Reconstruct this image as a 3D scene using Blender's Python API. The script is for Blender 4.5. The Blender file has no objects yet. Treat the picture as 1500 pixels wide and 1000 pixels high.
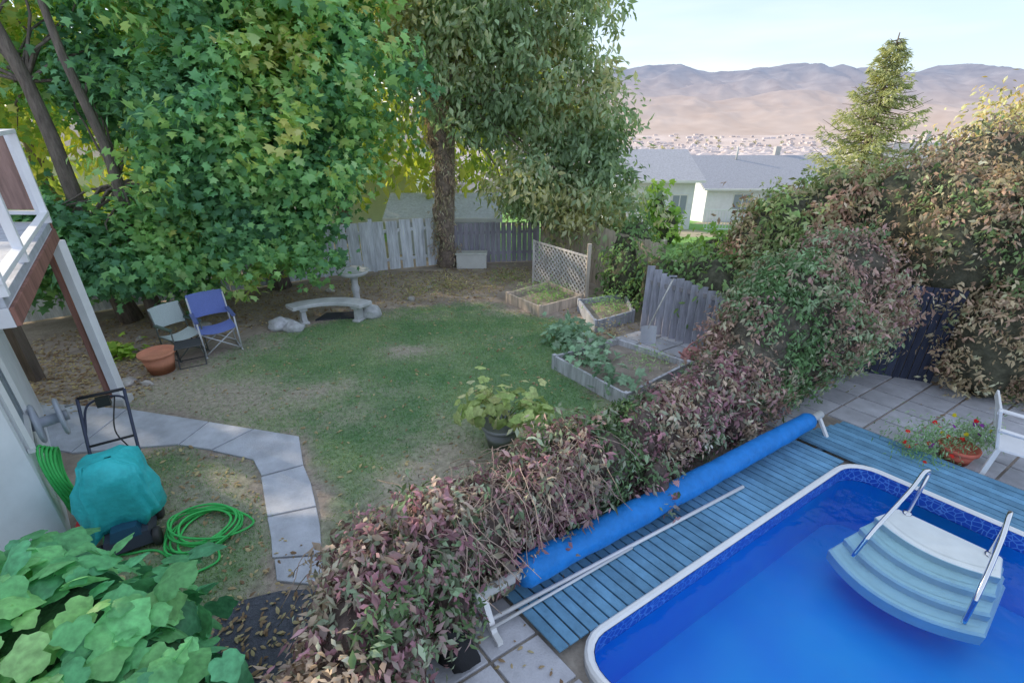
import bpy, math, random
import numpy as np
from mathutils import Vector, Matrix, noise
random.seed(7); rng=np.random.default_rng(7)
D=bpy.data; SC=bpy.context.scene
LB=2.25

# ------------------------------------------------ materials
def newmat(name):
    m=D.materials.new(name); m.use_nodes=True
    nt=m.node_tree; nt.nodes.clear()
    return m,nt,nt.nodes.new('ShaderNodeOutputMaterial')
def N(nt,t,**k):
    n=nt.nodes.new(t)
    for a,b in k.items(): setattr(n,a,b)
    return n
def cmat(name,rough=.8,nscale=8,amt=.3,bump=.2,stretch=(1,1,1),metal=0,spec=.3,detail=5,bscale=None):
    m,nt,out=newmat(name); L=nt.links.new
    b=N(nt,'ShaderNodeBsdfPrincipled'); b.inputs['Roughness'].default_value=rough
    b.inputs['Metallic'].default_value=metal; b.inputs['Specular IOR Level'].default_value=spec
    at=N(nt,'ShaderNodeAttribute',attribute_name='Col')
    tc=N(nt,'ShaderNodeTexCoord'); mp=N(nt,'ShaderNodeMapping'); mp.inputs['Scale'].default_value=stretch
    L(tc.outputs['Object'],mp.inputs['Vector'])
    no=N(nt,'ShaderNodeTexNoise'); no.inputs['Scale'].default_value=nscale; no.inputs['Detail'].default_value=detail
    no.inputs['Roughness'].default_value=.65
    L(mp.outputs[0],no.inputs['Vector'])
    mr=N(nt,'ShaderNodeMapRange'); mr.inputs[1].default_value=.3; mr.inputs[2].default_value=.7
    mr.inputs[3].default_value=1-amt; mr.inputs[4].default_value=1+amt
    L(no.outputs['Fac'],mr.inputs[0])
    vm=N(nt,'ShaderNodeVectorMath',operation='SCALE'); L(at.outputs['Color'],vm.inputs[0]); L(mr.outputs[0],vm.inputs['Scale'])
    L(vm.outputs[0],b.inputs['Base Color'])
    if bump:
        n2=N(nt,'ShaderNodeTexNoise'); n2.inputs['Scale'].default_value=bscale or nscale*3; n2.inputs['Detail'].default_value=3
        L(mp.outputs[0],n2.inputs['Vector'])
        bp=N(nt,'ShaderNodeBump'); bp.inputs['Strength'].default_value=bump; bp.inputs['Distance'].default_value=.02
        L(n2.outputs['Fac'],bp.inputs['Height']); L(bp.outputs[0],b.inputs['Normal'])
    L(b.outputs[0],out.inputs[0]); return m
def leafmat(name,trans=.35,tint=(1.2,1.2,.6)):
    m,nt,out=newmat(name); L=nt.links.new
    at=N(nt,'ShaderNodeAttribute',attribute_name='Col')
    b=N(nt,'ShaderNodeBsdfDiffuse')
    L(at.outputs['Color'],b.inputs['Color'])
    t=N(nt,'ShaderNodeBsdfTranslucent')
    vm=N(nt,'ShaderNodeVectorMath',operation='MULTIPLY'); vm.inputs[1].default_value=tint
    L(at.outputs['Color'],vm.inputs[0]); L(vm.outputs[0],t.inputs['Color'])
    mx=N(nt,'ShaderNodeMixShader'); mx.inputs[0].default_value=trans
    L(b.outputs[0],mx.inputs[1]); L(t.outputs[0],mx.inputs[2]); L(mx.outputs[0],out.inputs[0]); return m
def glossleaf(name):
    m,nt,out=newmat(name); L=nt.links.new
    at=N(nt,'ShaderNodeAttribute',attribute_name='Col')
    tc=N(nt,'ShaderNodeTexCoord');no=N(nt,'ShaderNodeTexNoise');no.inputs['Scale'].default_value=22;no.inputs['Detail'].default_value=3;L(tc.outputs['Object'],no.inputs['Vector'])
    mr=N(nt,'ShaderNodeMapRange');mr.inputs[1].default_value=.3;mr.inputs[2].default_value=.7;mr.inputs[3].default_value=.75;mr.inputs[4].default_value=1.25;L(no.outputs['Fac'],mr.inputs[0])
    vm=N(nt,'ShaderNodeVectorMath',operation='SCALE'); L(at.outputs['Color'],vm.inputs[0]); L(mr.outputs[0],vm.inputs['Scale'])
    b=N(nt,'ShaderNodeBsdfPrincipled'); b.inputs['Roughness'].default_value=.5; b.inputs['Specular IOR Level'].default_value=.3
    L(vm.outputs[0],b.inputs['Base Color'])
    bp=N(nt,'ShaderNodeBump'); bp.inputs['Strength'].default_value=.5; bp.inputs['Distance'].default_value=.02;L(no.outputs['Fac'],bp.inputs['Height']);L(bp.outputs[0],b.inputs['Normal'])
    t=N(nt,'ShaderNodeBsdfTranslucent');L(vm.outputs[0],t.inputs['Color'])
    mx=N(nt,'ShaderNodeMixShader'); mx.inputs[0].default_value=.3
    L(b.outputs[0],mx.inputs[1]); L(t.outputs[0],mx.inputs[2]); L(mx.outputs[0],out.inputs[0]); return m

M_leaf=leafmat('leaf_mat'); M_dryleaf=leafmat('dry_leaf_mat',.15,(1.1,1,.8))
M_vine=leafmat('vine_leaf_mat',.2,(1.15,1.05,.75)); M_bigleaf=glossleaf('broad_leaf_mat')
M_wood=cmat('weathered_wood',.85,4,.35,.5,(3,3,.35))
M_paintwood=cmat('painted_deck_wood',.6,6,.22,.25,(1,1,1),bscale=40)
M_conc=cmat('concrete',.9,3,.2,.3,bscale=60)
M_stone=cmat('stone',.9,6,.3,.6)
M_paint=cmat('white_paint',.55,3,.07,.05)
M_plastic=cmat('plastic',.4,5,.06,0,spec=.5)
M_metal=cmat('painted_metal',.35,8,.05,0,spec=.5)
M_chrome=cmat('chrome',.15,8,.05,0,metal=1)
M_fabric=cmat('fabric',.9,60,.1,.3)
M_tarp=cmat('tarp',.5,7,.15,1.0,bscale=9)
M_bark=cmat('bark',.95,5,.4,1.0,(3,3,.6))
M_rubber=cmat('rubber',.5,5,.1,0)
M_dark=cmat('dark_stems',1,10,.5,1.0)
M_soil=cmat('soil',1,5,.35,.8)
M_roof=cmat('shingles',.9,12,.2,.3)

# ------------------------------------------------ mesh builder
def mkobj(name,V,F,mats,midx=None,col=None,smooth=False,parent=None):
    me=D.meshes.new(name)
    me.from_pydata([tuple(v) for v in V],[],F)
    for m in mats: me.materials.append(m)
    if midx is not None: me.polygons.foreach_set('material_index',midx)
    if col is not None:
        a=me.color_attributes.new('Col','FLOAT_COLOR','POINT')
        c=np.ones((len(V),4),dtype=np.float32); c[:,:3]=np.array(col,dtype=np.float32); a.data.foreach_set('color',c.ravel())
    if smooth: me.polygons.foreach_set('use_smooth',[True]*len(F))
    me.update(); o=D.objects.new(name,me); SC.collection.objects.link(o)
    if parent: o.parent=parent
    return o
class MB:
    def __init__(s,*mats): s.V=[];s.F=[];s.C=[];s.I=[];s.S=[];s.mats=list(mats)
    def add(s,V,F,col,mi=0,sm=False):
        n=len(s.V); s.V+= [tuple(v) for v in V]; s.C+=[col]*len(V)
        s.F+=[tuple(i+n for i in f) for f in F]; s.I+=[mi]*len(F); s.S+=[sm]*len(F)
    def box(s,c,size,col,mi=0,rz=0,M=None,taper=1):
        x,y,z=[a/2 for a in size]
        P=[(-x,-y,-z),(x,-y,-z),(x,y,-z),(-x,y,-z),(-x*taper,-y*taper,z),(x*taper,-y*taper,z),(x*taper,y*taper,z),(-x*taper,y*taper,z)]
        R=M if M is not None else Matrix.Rotation(rz,3,'Z')
        P=[Vector(c)+R@Vector(p) for p in P]
        s.add(P,[(0,3,2,1),(4,5,6,7),(0,1,5,4),(1,2,6,5),(2,3,7,6),(3,0,4,7)],col,mi)
    def beam(s,a,b,w,h,col,mi=0):
        a=Vector(a);b=Vector(b);d=b-a;L=d.length;d.normalize()
        up=Vector((0,0,1)) if abs(d.z)<.95 else Vector((0,1,0))
        x=d.cross(up).normalized(); z=x.cross(d)
        R=Matrix((x,d,z)).transposed()
        s.box((a+b)/2,(w,L,h),col,mi,M=R)
    def tube(s,pts,r,col,mi=0,seg=8,cap=True):
        pts=[Vector(p) for p in pts]; n=len(pts)
        rs=r if hasattr(r,'__len__') else [r]*n
        V=[];F=[]; px=None
        for i,p in enumerate(pts):
            d=(pts[min(i+1,n-1)]-pts[max(i-1,0)])
            if d.length<1e-9: d=Vector((0,0,1))
            d.normalize()
            if px is None:
                u=Vector((0,0,1)) if abs(d.z)<.9 else Vector((1,0,0)); px=d.cross(u).normalized()
            else:
                px=(px-d*px.dot(d)); px.normalize()
            py=d.cross(px)
            for k in range(seg):
                a=2*math.pi*k/seg; V.append(p+px*math.cos(a)*rs[i]+py*math.sin(a)*rs[i])
        for i in range(n-1):
            for k in range(seg):
                a=i*seg+k;b=i*seg+(k+1)%seg; F.append((a,b,b+seg,a+seg))
        if cap: F.append(tuple(range(seg-1,-1,-1))); F.append(tuple(range((n-1)*seg,n*seg)))
        s.add(V,F,col,mi,True)
    def lathe(s,prof,c,col,mi=0,seg=28,axis=None):
        V=[];F=[];n=len(prof); R=axis or Matrix.Identity(3)
        for r,z in prof:
            for k in range(seg):
                a=2*math.pi*k/seg; V.append(Vector(c)+R@Vector((r*math.cos(a),r*math.sin(a),z)))
        for i in range(n-1):
            for k in range(seg):
                a=i*seg+k;b=i*seg+(k+1)%seg; F.append((a,b,b+seg,a+seg))
        s.add(V,F,col,mi,True)
    def prism(s,poly,z0,z1,col,mi=0):
        n=len(poly); V=[(x,y,z0) for x,y in poly]+[(x,y,z1) for x,y in poly]
        F=[tuple(range(n-1,-1,-1)),tuple(range(n,2*n))]+[(i,(i+1)%n,n+(i+1)%n,n+i) for i in range(n)]
        s.add(V,F,col,mi)
    def done(s,name,bevel=0,parent=None):
        o=mkobj(name,s.V,s.F,s.mats,s.I,s.C,parent=parent)
        o.data.polygons.foreach_set('use_smooth',s.S)
        if bevel:
            b=o.modifiers.new('b','BEVEL'); b.width=bevel; b.segments=2; b.limit_method='ANGLE'; b.angle_limit=math.radians(50)
        return o
def jit(c,a=.15):
    k=1+random.uniform(-a,a); return tuple(x*k for x in c)

# ------------------------------------------------ leaves
def fan(outline,cz=.0,c=(0,.45),droop=.0):
    V=[(x,y,-droop*y*y) for x,y in outline]+[(c[0],c[1],cz)]
    K=len(outline); return np.array(V),np.array([(i,(i+1)%K,K) for i in range(K)])
def sym(h): return h+[(-x,y) for x,y in reversed(h) if x>1e-6]
T_maple=fan(sym([(0,0),(.48,.1),(.3,.3),(.55,.55),(.2,.62),(0,1)]),.1,droop=.15)
T_grape=fan(sym([(0,.12),(.15,-.04),(.36,0),(.5,.16),(.51,.38),(.6,.5),(.47,.64),(.33,.7),(.2,.88),(0,1.03)]),.13,(0,.4),.22)
T_oval=fan(sym([(0,0),(.22,.3),(.17,.7),(0,1)]),.07,droop=.25)
T_quad=fan(sym([(0,0),(.22,.45),(0,1)]),.06,(0,.45),.25)
T_long=fan(sym([(0,0),(.13,.35),(0,1)]),.04,(0,.4),.25)
def norm(a): return a/np.maximum(np.linalg.norm(a,axis=-1,keepdims=True),1e-9)
def leafmesh(name,P,Nn,T,S,tm,col,mat,parent=None):
    tv,tf=tm; n=len(P); K=len(tv)
    Nn=norm(Nn); T=norm(T-Nn*np.sum(T*Nn,axis=1,keepdims=True)); X=np.cross(T,Nn)
    S=S[:,None,None]
    V=P[:,None,:]+S*(tv[None,:,0:1]*X[:,None]+tv[None,:,1:2]*T[:,None]+tv[None,:,2:3]*Nn[:,None])
    V=V.reshape(-1,3).astype(np.float32)
    F=(tf[None]+(np.arange(n)*K)[:,None,None]).reshape(-1,3).astype(np.int32)
    me=D.meshes.new(name); me.vertices.add(len(V)); me.vertices.foreach_set('co',V.ravel())
    me.loops.add(F.size); me.loops.foreach_set('vertex_index',F.ravel())
    me.polygons.add(len(F)); me.polygons.foreach_set('loop_start',np.arange(0,F.size,3,dtype=np.int32))
    me.polygons.foreach_set('loop_total',np.full(len(F),3,dtype=np.int32))
    me.update(calc_edges=True)
    a=me.color_attributes.new('Col','FLOAT_COLOR','POINT')
    c=np.ones((n,K,4),dtype=np.float32); c[:,:,:3]=np.minimum(col,.72)[:,None,:]; a.data.foreach_set('color',c.ravel())
    me.materials.append(mat); o=D.objects.new(name,me); SC.collection.objects.link(o)
    if parent: o.parent=parent
    return o
def pal(t,P):
    P=np.array(P); t=np.clip(t,0,.9999)*(len(P)-1); i=t.astype(int); f=(t-i)[:,None]
    return P[i]*(1-f)+P[np.minimum(i+1,len(P)-1)]*f
def nz(C,s,off=0): return np.array([noise.noise(Vector(c)*s+Vector((off,off*.7,0))) for c in C])
def scatter(ells,n,per=25,sig=.22,shell=.45,out=.8,up=.25,rnd=.6,cull=.72,P=None,size=.15,szv=.35,cvar=.35,nsc=.7,droop=1.0,zmin=.03,comp=1,bump=.18,br=.25,fn=None,lb=None,ang=.7):
    E=np.array(ells,float); ncl=max(1,n//per)
    w=E[:,3]*E[:,4]+E[:,4]*E[:,5]+E[:,3]*E[:,5]; w/=w.sum()
    idx=rng.choice(len(E),ncl*2,p=w); d=norm(rng.normal(size=(ncl*2,3)))
    r=1-shell*rng.random(ncl*2)**1.3
    d0=E[idx,:3]+E[idx,3:]*d
    r=r*(1+bump*2*nz(d0,1.1,5)+bump*nz(d0,2.7,9))
    C=E[idx,:3]+E[idx,3:]*d*r[:,None]
    keep=np.ones(len(C),bool)
    for j in range(len(E)):
        q=np.linalg.norm((C-E[j,:3])/E[j,3:],axis=1)
        keep&=~((q<cull)&(idx!=j))
    keep&=C[:,2]>zmin-.1
    if fn is not None: keep&=fn(C)
    C=C[keep][:ncl]; d=d[keep][:ncl]; idx=idx[keep][:ncl]
    G=norm(d/E[idx,3:])
    ct=.5+.9*nz(C,nsc,3)+ (rng.random(len(C))-.5)*cvar*2
    Pp=np.repeat(C,per,0)+rng.normal(size=(len(C)*per,3))*sig*np.array([1,1,.8])
    Nn=np.repeat(G,per,0)*out+np.array([0,0,up])+rng.normal(size=Pp.shape)*rnd
    T=np.repeat(G,per,0)*.5+rng.normal(size=Pp.shape)*.6+np.array([0,0,-droop])
    col=pal(np.repeat(ct,per)+(rng.random(len(Pp))-.5)*cvar,P)
    col*= (1+(rng.random(len(Pp))-.5)*2*br)[:,None]*np.repeat(.8+.4*rng.random(len(C)),per)[:,None]*(lb or LB)
    S=size*(1+(rng.random(len(Pp))-.5)*2*szv)
    k=Pp[:,2]>zmin
    Pp,Nn,T,S,col=Pp[k],Nn[k],T[k],S[k],col[k]
    if comp>1:
        Nn=norm(Nn);T=norm(T-Nn*np.sum(T*Nn,axis=1,keepdims=True));X=np.cross(T,Nn)
        TT=[]
        for q in range(comp):
            a=(q-(comp-1)/2)*ang; TT.append(T*math.cos(a)+X*math.sin(a))
        T=np.concatenate(TT)+rng.normal(size=(len(T)*comp,3))*.3; Pp=np.tile(Pp,(comp,1))+rng.normal(size=T.shape)*size*.3;Nn=np.tile(Nn,(comp,1))+rng.normal(size=T.shape)*.3;S=np.tile(S,comp)*(.7+.5*rng.random(len(T)));col=np.tile(col,(comp,1))*(.85+.3*rng.random(len(T)))[:,None]
    return Pp,Nn,T,S,col,C
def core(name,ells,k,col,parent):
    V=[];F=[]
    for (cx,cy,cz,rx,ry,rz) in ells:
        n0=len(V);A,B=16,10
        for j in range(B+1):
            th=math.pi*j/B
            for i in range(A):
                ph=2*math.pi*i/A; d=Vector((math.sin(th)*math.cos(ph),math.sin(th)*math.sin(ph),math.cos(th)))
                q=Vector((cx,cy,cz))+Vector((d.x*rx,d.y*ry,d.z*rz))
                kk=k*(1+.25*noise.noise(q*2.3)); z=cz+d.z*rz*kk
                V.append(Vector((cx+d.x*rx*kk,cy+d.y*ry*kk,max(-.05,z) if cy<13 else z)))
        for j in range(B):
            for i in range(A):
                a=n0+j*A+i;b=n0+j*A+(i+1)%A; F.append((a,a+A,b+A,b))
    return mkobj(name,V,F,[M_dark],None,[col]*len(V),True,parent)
def bush(name,ells,n,k=.72,corecol=(.10,.10,.07),tm=T_oval,mat=None,**kw):
    P,Nn,T,S,c,C=scatter(ells,n,**kw)
    o=leafmesh(name,P,Nn,T,S,tm,c,mat or M_vine)
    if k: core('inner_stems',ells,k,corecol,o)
    return o
def tree(name,base,top,r0,ells,n,nb=26,barkcol=(.2,.17,.15),tm=T_maple,mat=None,bend=.25,fmin=.25,**kw):
    P,Nn,T,S,c,C=scatter(ells,n,**kw)
    mb=MB(M_bark); b=Vector(base);t=Vector(top)
    tp=[]
    for i in range(11):
        f=i/10; p=b.lerp(t,f)+Vector((noise.noise(Vector((f*3,r0*9,1)))*bend,noise.noise(Vector((f*3,r0*9,7)))*bend,0))*min(1,f*3); tp.append(p)
    mb.tube(tp,[r0*(1.35 if i==0 else 1)*(1-.75*i/10) for i in range(11)],barkcol,seg=12)
    ids=rng.choice(len(C),min(nb,len(C)),replace=False)
    for q in ids:
        e=Vector(C[q]); f=min(.92,max(fmin,(e.z-b.z)/(t.z-b.z)-.12-random.random()*.15)); i=int(f*10); s=tp[i]
        L=(e-s).length; m=s.lerp(e,.5)+Vector((0,0,.12*L)); pts=[]
        for u in range(7):
            g=u/6; p=s*(1-g)**2+m*2*g*(1-g)+e*g*g; p+=Vector((random.uniform(-1,1),random.uniform(-1,1),random.uniform(-1,1)))*.04*L*(0<u<6); pts.append(p)
        rr=r0*(1-.75*f)*.34; mb.tube(pts,[max(.008,rr*(1-.85*u/6)) for u in range(7)],barkcol,seg=6)
    o=mb.done(name)
    leafmesh('foliage',P,Nn,T,S,tm,c,mat or M_leaf,o)
    return o

# ------------------------------------------------ pool frame
A=Vector((.5,2.4));B=Vector((4.2,4.7)); e2=(B-A).normalized(); dd=Vector((.66,-.75)).normalized(); LAB=(B-A).length; LP=6.5
def PL(t,s,z=0): # t along AB, s along BC
    q=A+e2*t+dd*s; return (q.x,q.y,z)
Minv=Matrix(((e2.x,dd.x),(e2.y,dd.y))).inverted()
def TS(x,y):
    q=Minv@(Vector((x,y))-A); return q.x,q.y
# ------------------------------------------------ terrain
def hgt(x,y):
    if y<14: h=0
    elif y<34: h=-2.8*((y-14)/20)**1.1
    elif y<120: h=-2.8-10*((y-34)/86)
    else: h=-12.8-107*min(1,(y-120)/1900)
    t,s=TS(x,y)
    if -.5<t<LAB+.5 and -.5<s<LP+.5: h=-1.8
    return h
def spac(lo,hi,step,far,g=1.35):
    a=list(np.arange(lo,hi+1e-6,step)); x=hi;st=step
    while x<far: st*=g; x+=st; a.append(x)
    x=lo;st=step
    while x>-far: st*=g; x-=st; a.insert(0,x)
    return a
xs=spac(-14,14,.4,9000,1.12);ys=spac(-6,36,.4,9500,1.12)
V=[];C=[]
for y in ys:
    for x in xs:
        V.append((x,y,hgt(x,y)+(noise.noise(Vector((x*.02,y*.02,0)))*min(4,max(0,(y-60)*.02)))))
        if y<14.2: c=(.42,.35,.3)
        elif y<60: c=(.22,.4,.13) if noise.noise(Vector((x*.15,y*.15,2)))>-.2 else (.42,.38,.28)
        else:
            f=min(1,(y-60)/900); nn_=noise.noise(Vector((x*.004,y*.002,3)))*.12+noise.noise(Vector((x*.02,y*.008,8)))*.1; c=(.3+.32*f+nn_,.3+.22*f+nn_,.2+.28*f+nn_)  # distance haze painted in: ground colour pales with y
        C.append(c)
nx=len(xs);F=[(j*nx+i,j*nx+i+1,(j+1)*nx+i+1,(j+1)*nx+i) for j in range(len(ys)-1) for i in range(nx-1)]
M_ground=cmat('ground_dirt',1,2.2,.28,.6,bscale=25,spec=0)
mkobj('ground',V,F,[M_ground],None,C,True)

# ------------------------------------------------ lawn
def inpoly(P,poly):
    x,y=P[:,0],P[:,1]; ins=np.zeros(len(P),bool); n=len(poly); dist=np.full(len(P),1e9)
    for i in range(n):
        x1,y1=poly[i];x2,y2=poly[(i+1)%n]
        c=((y1>y)!=(y2>y))&(x<(x2-x1)*(y-y1)/(y2-y1+1e-12)+x1); ins^=c
        dx,dy=x2-x1,y2-y1; t=np.clip(((x-x1)*dx+(y-y1)*dy)/(dx*dx+dy*dy),0,1)
        dist=np.minimum(dist,np.hypot(x-x1-t*dx,y-y1-t*dy))
    return np.where(ins,dist,-dist)
lawn1=[(-5.9,6.1),(-6.0,7.0),(-5.3,8.0),(-4.9,8.8),(-4.0,9.3),(-3.2,9.8),(-2,10.3),(-.8,10.4),(.3,9.8),(.9,9.5),(1.6,9.0),(.9,7.3),(1.6,6.0),(3.0,6.0),(1.6,4.4),(-.4,3.3),(-1.5,2.5),(-1.8,3.2),(-2.05,3.9),(-2.4,4.6),(-2.85,5.35),(-4.3,5.7),(-5.6,6.05)]
lawn2=[(-5.3,4.9),(-4.3,5.15),(-3.3,4.85),(-3.0,4.5),(-2.5,3.6),(-2.3,3.2),(-2.6,2.7),(-3.5,2.7),(-4.4,3.5)]
def lawnmask(P):
    n=np.array([noise.noise(Vector((a*1.3,b*1.3,1)))*.5+noise.noise(Vector((a*5,b*5,4)))*.35 for a,b in P])
    m=np.maximum(inpoly(P,lawn1),inpoly(P,lawn2)-.08)
    g=np.clip((m+.12+n*.5)/.35,0,1); g[m<-.5]=0
    def spot(cx,cy,rx,ry,k): return k*np.exp(-(((P[:,0]-cx)/rx)**2+((P[:,1]-cy)/ry)**2))
    dry=spot(-4.7,6.3,1.5,.65,1.15)+spot(-.9,4.9,.7,.9,.95)+spot(-3.5,4.2,.9,.8,.85)+spot(-2.0,8.0,.4,.2,1.0)+spot(-1.9,7.9,.9,.6,.4)+spot(-4.6,8.2,.8,.5,.7)+spot(-1.2,4.0,.6,.7,.9)+spot(.3,10,1.2,.35,.7)+spot(-5.6,7.2,.6,.7,.9)+spot(-3.0,6.6,1.4,.4,.35)+spot(.2,8.6,.8,.4,.3)+spot(-2.6,5.9,.6,.4,.4)+spot(-2.4,9.7,1.5,.3,.5)
    dry=np.clip(dry+n*.9*np.clip(dry*3,0.3,1),0,1)
    return g,dry
gx=np.arange(-7.6,3.4,.06);gy=np.arange(2.0,11.4,.06)
GX,GY=np.meshgrid(gx,gy); PP=np.stack([GX.ravel(),GY.ravel()],1)
g,dry=lawnmask(PP)
n1=np.array([noise.noise(Vector((a*.8,b*.8,9)))+.6*noise.noise(Vector((a*3,b*3,9))) for a,b in PP])
dirt=np.array([.42,.35,.3]);grass=np.array([.16,.28,.14]);grass2=np.array([.26,.37,.19]);dryc=np.array([.46,.41,.33])
gc=grass+(grass2-grass)*np.clip(.5+n1,0,1)[:,None]
gc=gc+(dryc-gc)*dry[:,None]
cc=dirt+(gc-dirt)*g[:,None]
nx=len(gx);gm=g.reshape(len(gy),nx);F=[(j*nx+i,j*nx+i+1,(j+1)*nx+i+1,(j+1)*nx+i) for j in range(len(gy)-1) for i in range(nx-1) if gm[j:j+2,i:i+2].max()>0]
M_lawn=cmat('lawn_mat',1,14,.3,.8,bscale=90,spec=0)
lawn=mkobj('lawn',np.column_stack([PP,np.full(len(PP),.005)]),F,[M_lawn],None,cc,True)
def blades():
    n=190000; P=np.column_stack([rng.uniform(-6.4,3.2,n),rng.uniform(2.4,10.8,n)])
    ix=np.clip(((P[:,0]+7.6)/.06).astype(int),0,len(gx)-1);iy=np.clip(((P[:,1]-2)/.06).astype(int),0,len(gy)-1)
    q=iy*len(gx)+ix; k=rng.random(n)<g[q]*(1-.88*dry[q])
    P=P[k];q=q[k];m=len(P)
    Pp=np.column_stack([P,np.full(m,.004)])
    T=np.column_stack([rng.normal(size=(m,2))*.8,np.ones(m)]);Nn=np.column_stack([rng.normal(size=(m,2)),np.zeros(m)+.6])
    c=pal(rng.random(m)*.7+n1[q]*.5+.2,[(.17,.36,.16),(.24,.44,.19),(.34,.49,.25),(.5,.54,.34)])
    tm=(np.array([(-.14,0,0),(.14,0,0),(0,1,.2)]),np.array([(0,1,2)]))
    leafmesh('grass_blades',Pp,Nn,T,rng.uniform(.02,.045,m),tm,c,M_leaf,lawn)
blades()

def litter(name,regions,size=.07,P=None,z=.012):
    A_=[]
    for (poly,n) in regions:
        q=np.array(poly);lo=q.min(0);hi=q.max(0);c=rng.uniform(lo,hi,(n*3,2));c=c[inpoly(c,poly)>0][:n];A_.append(c)
    c=np.concatenate(A_);m=len(c)
    Pp=np.column_stack([c,z+rng.random(m)*.012]);Nn=np.column_stack([rng.normal(size=(m,2))*.3,np.ones(m)])
    T=np.column_stack([rng.normal(size=(m,2)),np.zeros(m)])
    col=pal(rng.random(m),P or [(.26,.17,.11),(.42,.3,.18),(.56,.44,.25),(.62,.54,.3)])
    return leafmesh(name,Pp,Nn,T,size*rng.uniform(.5,1.3,m),T_oval,col,M_dryleaf)
litter('leaf_litter',[([(-11,5.5),(-5.7,6.2),(-6.2,8),(-5,9.3),(-3,10.2),(-.5,10.6),(.6,13.4),(-3,12.9),(-8,10.6)],6500),(lawn1,800),(lawn2,350),
 ([(-9,5),(-5.8,6),(-6,7.5),(-9,8)],1600),([(.6,11.2),(3,8.9),(2.9,7),(1.5,8.6)],500)])

# ------------------------------------------------ path / paving
mb=MB(M_conc)
cp=(.54,.56,.63)
slabs=[[(-7.5,6.2),(-5.75,6.0),(-5.75,5.0),(-7.5,5.3)],[(-5.73,6.0),(-4.35,5.68),(-4.45,5.16),(-5.73,4.98)],
 [(-4.33,5.67),(-3.62,5.5),(-3.95,5.05),(-4.43,5.15)],[(-3.6,5.5),(-2.91,5.33),(-2.62,4.75),(-3.05,4.55),(-3.3,4.85),(-3.92,5.03)],
 [(-2.61,4.73),(-2.4,4.42),(-2.2,4.05),(-2.68,3.9),(-3.04,4.52)],[(-2.19,4.03),(-2.07,3.8),(-1.9,3.4),(-2.38,3.36),(-2.5,3.6),(-2.67,3.88)],[(-1.89,3.38),(-1.78,3.05),(-2.22,3.1),(-2.35,3.34)]]
for q in slabs: mb.prism(q[::-1],-.05,.03,jit(cp,.05))
mb.done('concrete_path',.008)
mb=MB(cmat('asphalt',.95,30,.25,.8)); q=[(-2.62,2.85),(-2.15,3.0),(-1.7,3.03),(-1.3,2.3),(-1.4,1.9),(-2.3,1.9)]
mb.prism(q[::-1],-.05,.016,(.12,.13,.16)); mb.done('asphalt_patch')
litter('fallen_leaves',[(q,300),([(-2.4,3.6),(-1.8,3.6),(-1.7,2.9),(-2.5,3)],40),([(.0,2.8),(.4,2.2),(.2,1.6),(-.7,2.2)],50),([(5.6,5.2),(6.2,6.2),(6.6,5)],25)],.06,z=.035)
mb=MB(M_conc)
for i in range(-14,18):
    for j in range(-6,14):
        t=i*.46-.08;s=-1.7+j*.46
        if t>-.5 and t<LAB+.78 and s>-.95: continue
        if t<-2.2 or t>LAB+4: continue
        x,y,_=PL(t+.22,s+.22)
        if t<.2 and s< .6 and x<-.7: continue
        if s<-.9 and t<LAB and t>-.4: continue
        if s<-1.2 and t<LAB: continue
        g_=.014
        mb.prism([PL(t+g_,s+g_)[:2],PL(t+g_,s+.46-g_)[:2],PL(t+.46-g_,s+.46-g_)[:2],PL(t+.46-g_,s+g_)[:2]],-.03,.028+random.uniform(-.003,.003),jit((.5,.5,.54),.12))
for i in range(4):
    for j in range(3):
        x=-1.95+i*.42;y=1.0+j*.42+.1
        if y+.4<1.95 and x<-.9: mb.prism([(x,y),(x+.4,y),(x+.4,y+.4),(x,y+.4)],-.02,.022,jit((.5,.5,.54),.1))
mb.done('concrete_pavers',.006)

# ------------------------------------------------ pool
def rrect(t0,t1,s0,s1,r,z,n=6):
    pts=[]
    for (ct,cs,a0) in [(t1-r,s1-r,0),(t0+r,s1-r,90),(t0+r,s0+r,180),(t1-r,s0+r,270)]:
        for k in range(n+1):
            a=math.radians(a0+90*k/n); pts.append(PL(ct+r*math.cos(a),cs+r*math.sin(a),z))
    return pts
R=.3
ri=rrect(-.03,LAB+.03,-.03,LP+.03,R+.03,.003); ro=rrect(-1.3,LAB+1.3,-1.3,LP+1.3,.3,.003); n=len(ri)
mkobj('soil_border',ri+ro,[(i,(i+1)%n,n+(i+1)%n,n+i) for i in range(n)],[M_soil],None,[(.33,.29,.25)]*(2*n))
m_l,nt,out=newmat('pool_liner'); L=nt.links.new
b=N(nt,'ShaderNodeBsdfPrincipled'); b.inputs['Roughness'].default_value=.35
tc=N(nt,'ShaderNodeTexCoord'); no=N(nt,'ShaderNodeTexNoise'); no.inputs['Scale'].default_value=1.6; L(tc.outputs['Object'],no.inputs['Vector'])
cr=N(nt,'ShaderNodeValToRGB'); cr.color_ramp.elements[0].color=(.003,.36,.97,1);cr.color_ramp.elements[1].color=(.005,.44,.99,1);cr.color_ramp.elements[0].position=.35;cr.color_ramp.elements[1].position=.65
L(no.outputs['Fac'],cr.inputs[0]);L(cr.outputs[0],b.inputs['Base Color']);L(b.outputs[0],out.inputs[0])
m_b,nt,out=newmat('pool_liner_border'); L=nt.links.new
b=N(nt,'ShaderNodeBsdfPrincipled'); b.inputs['Roughness'].default_value=.35
tc=N(nt,'ShaderNodeTexCoord'); wv=N(nt,'ShaderNodeTexVoronoi'); wv.inputs['Scale'].default_value=16; L(tc.outputs['Object'],wv.inputs['Vector'])
wv.feature='DISTANCE_TO_EDGE'
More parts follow.
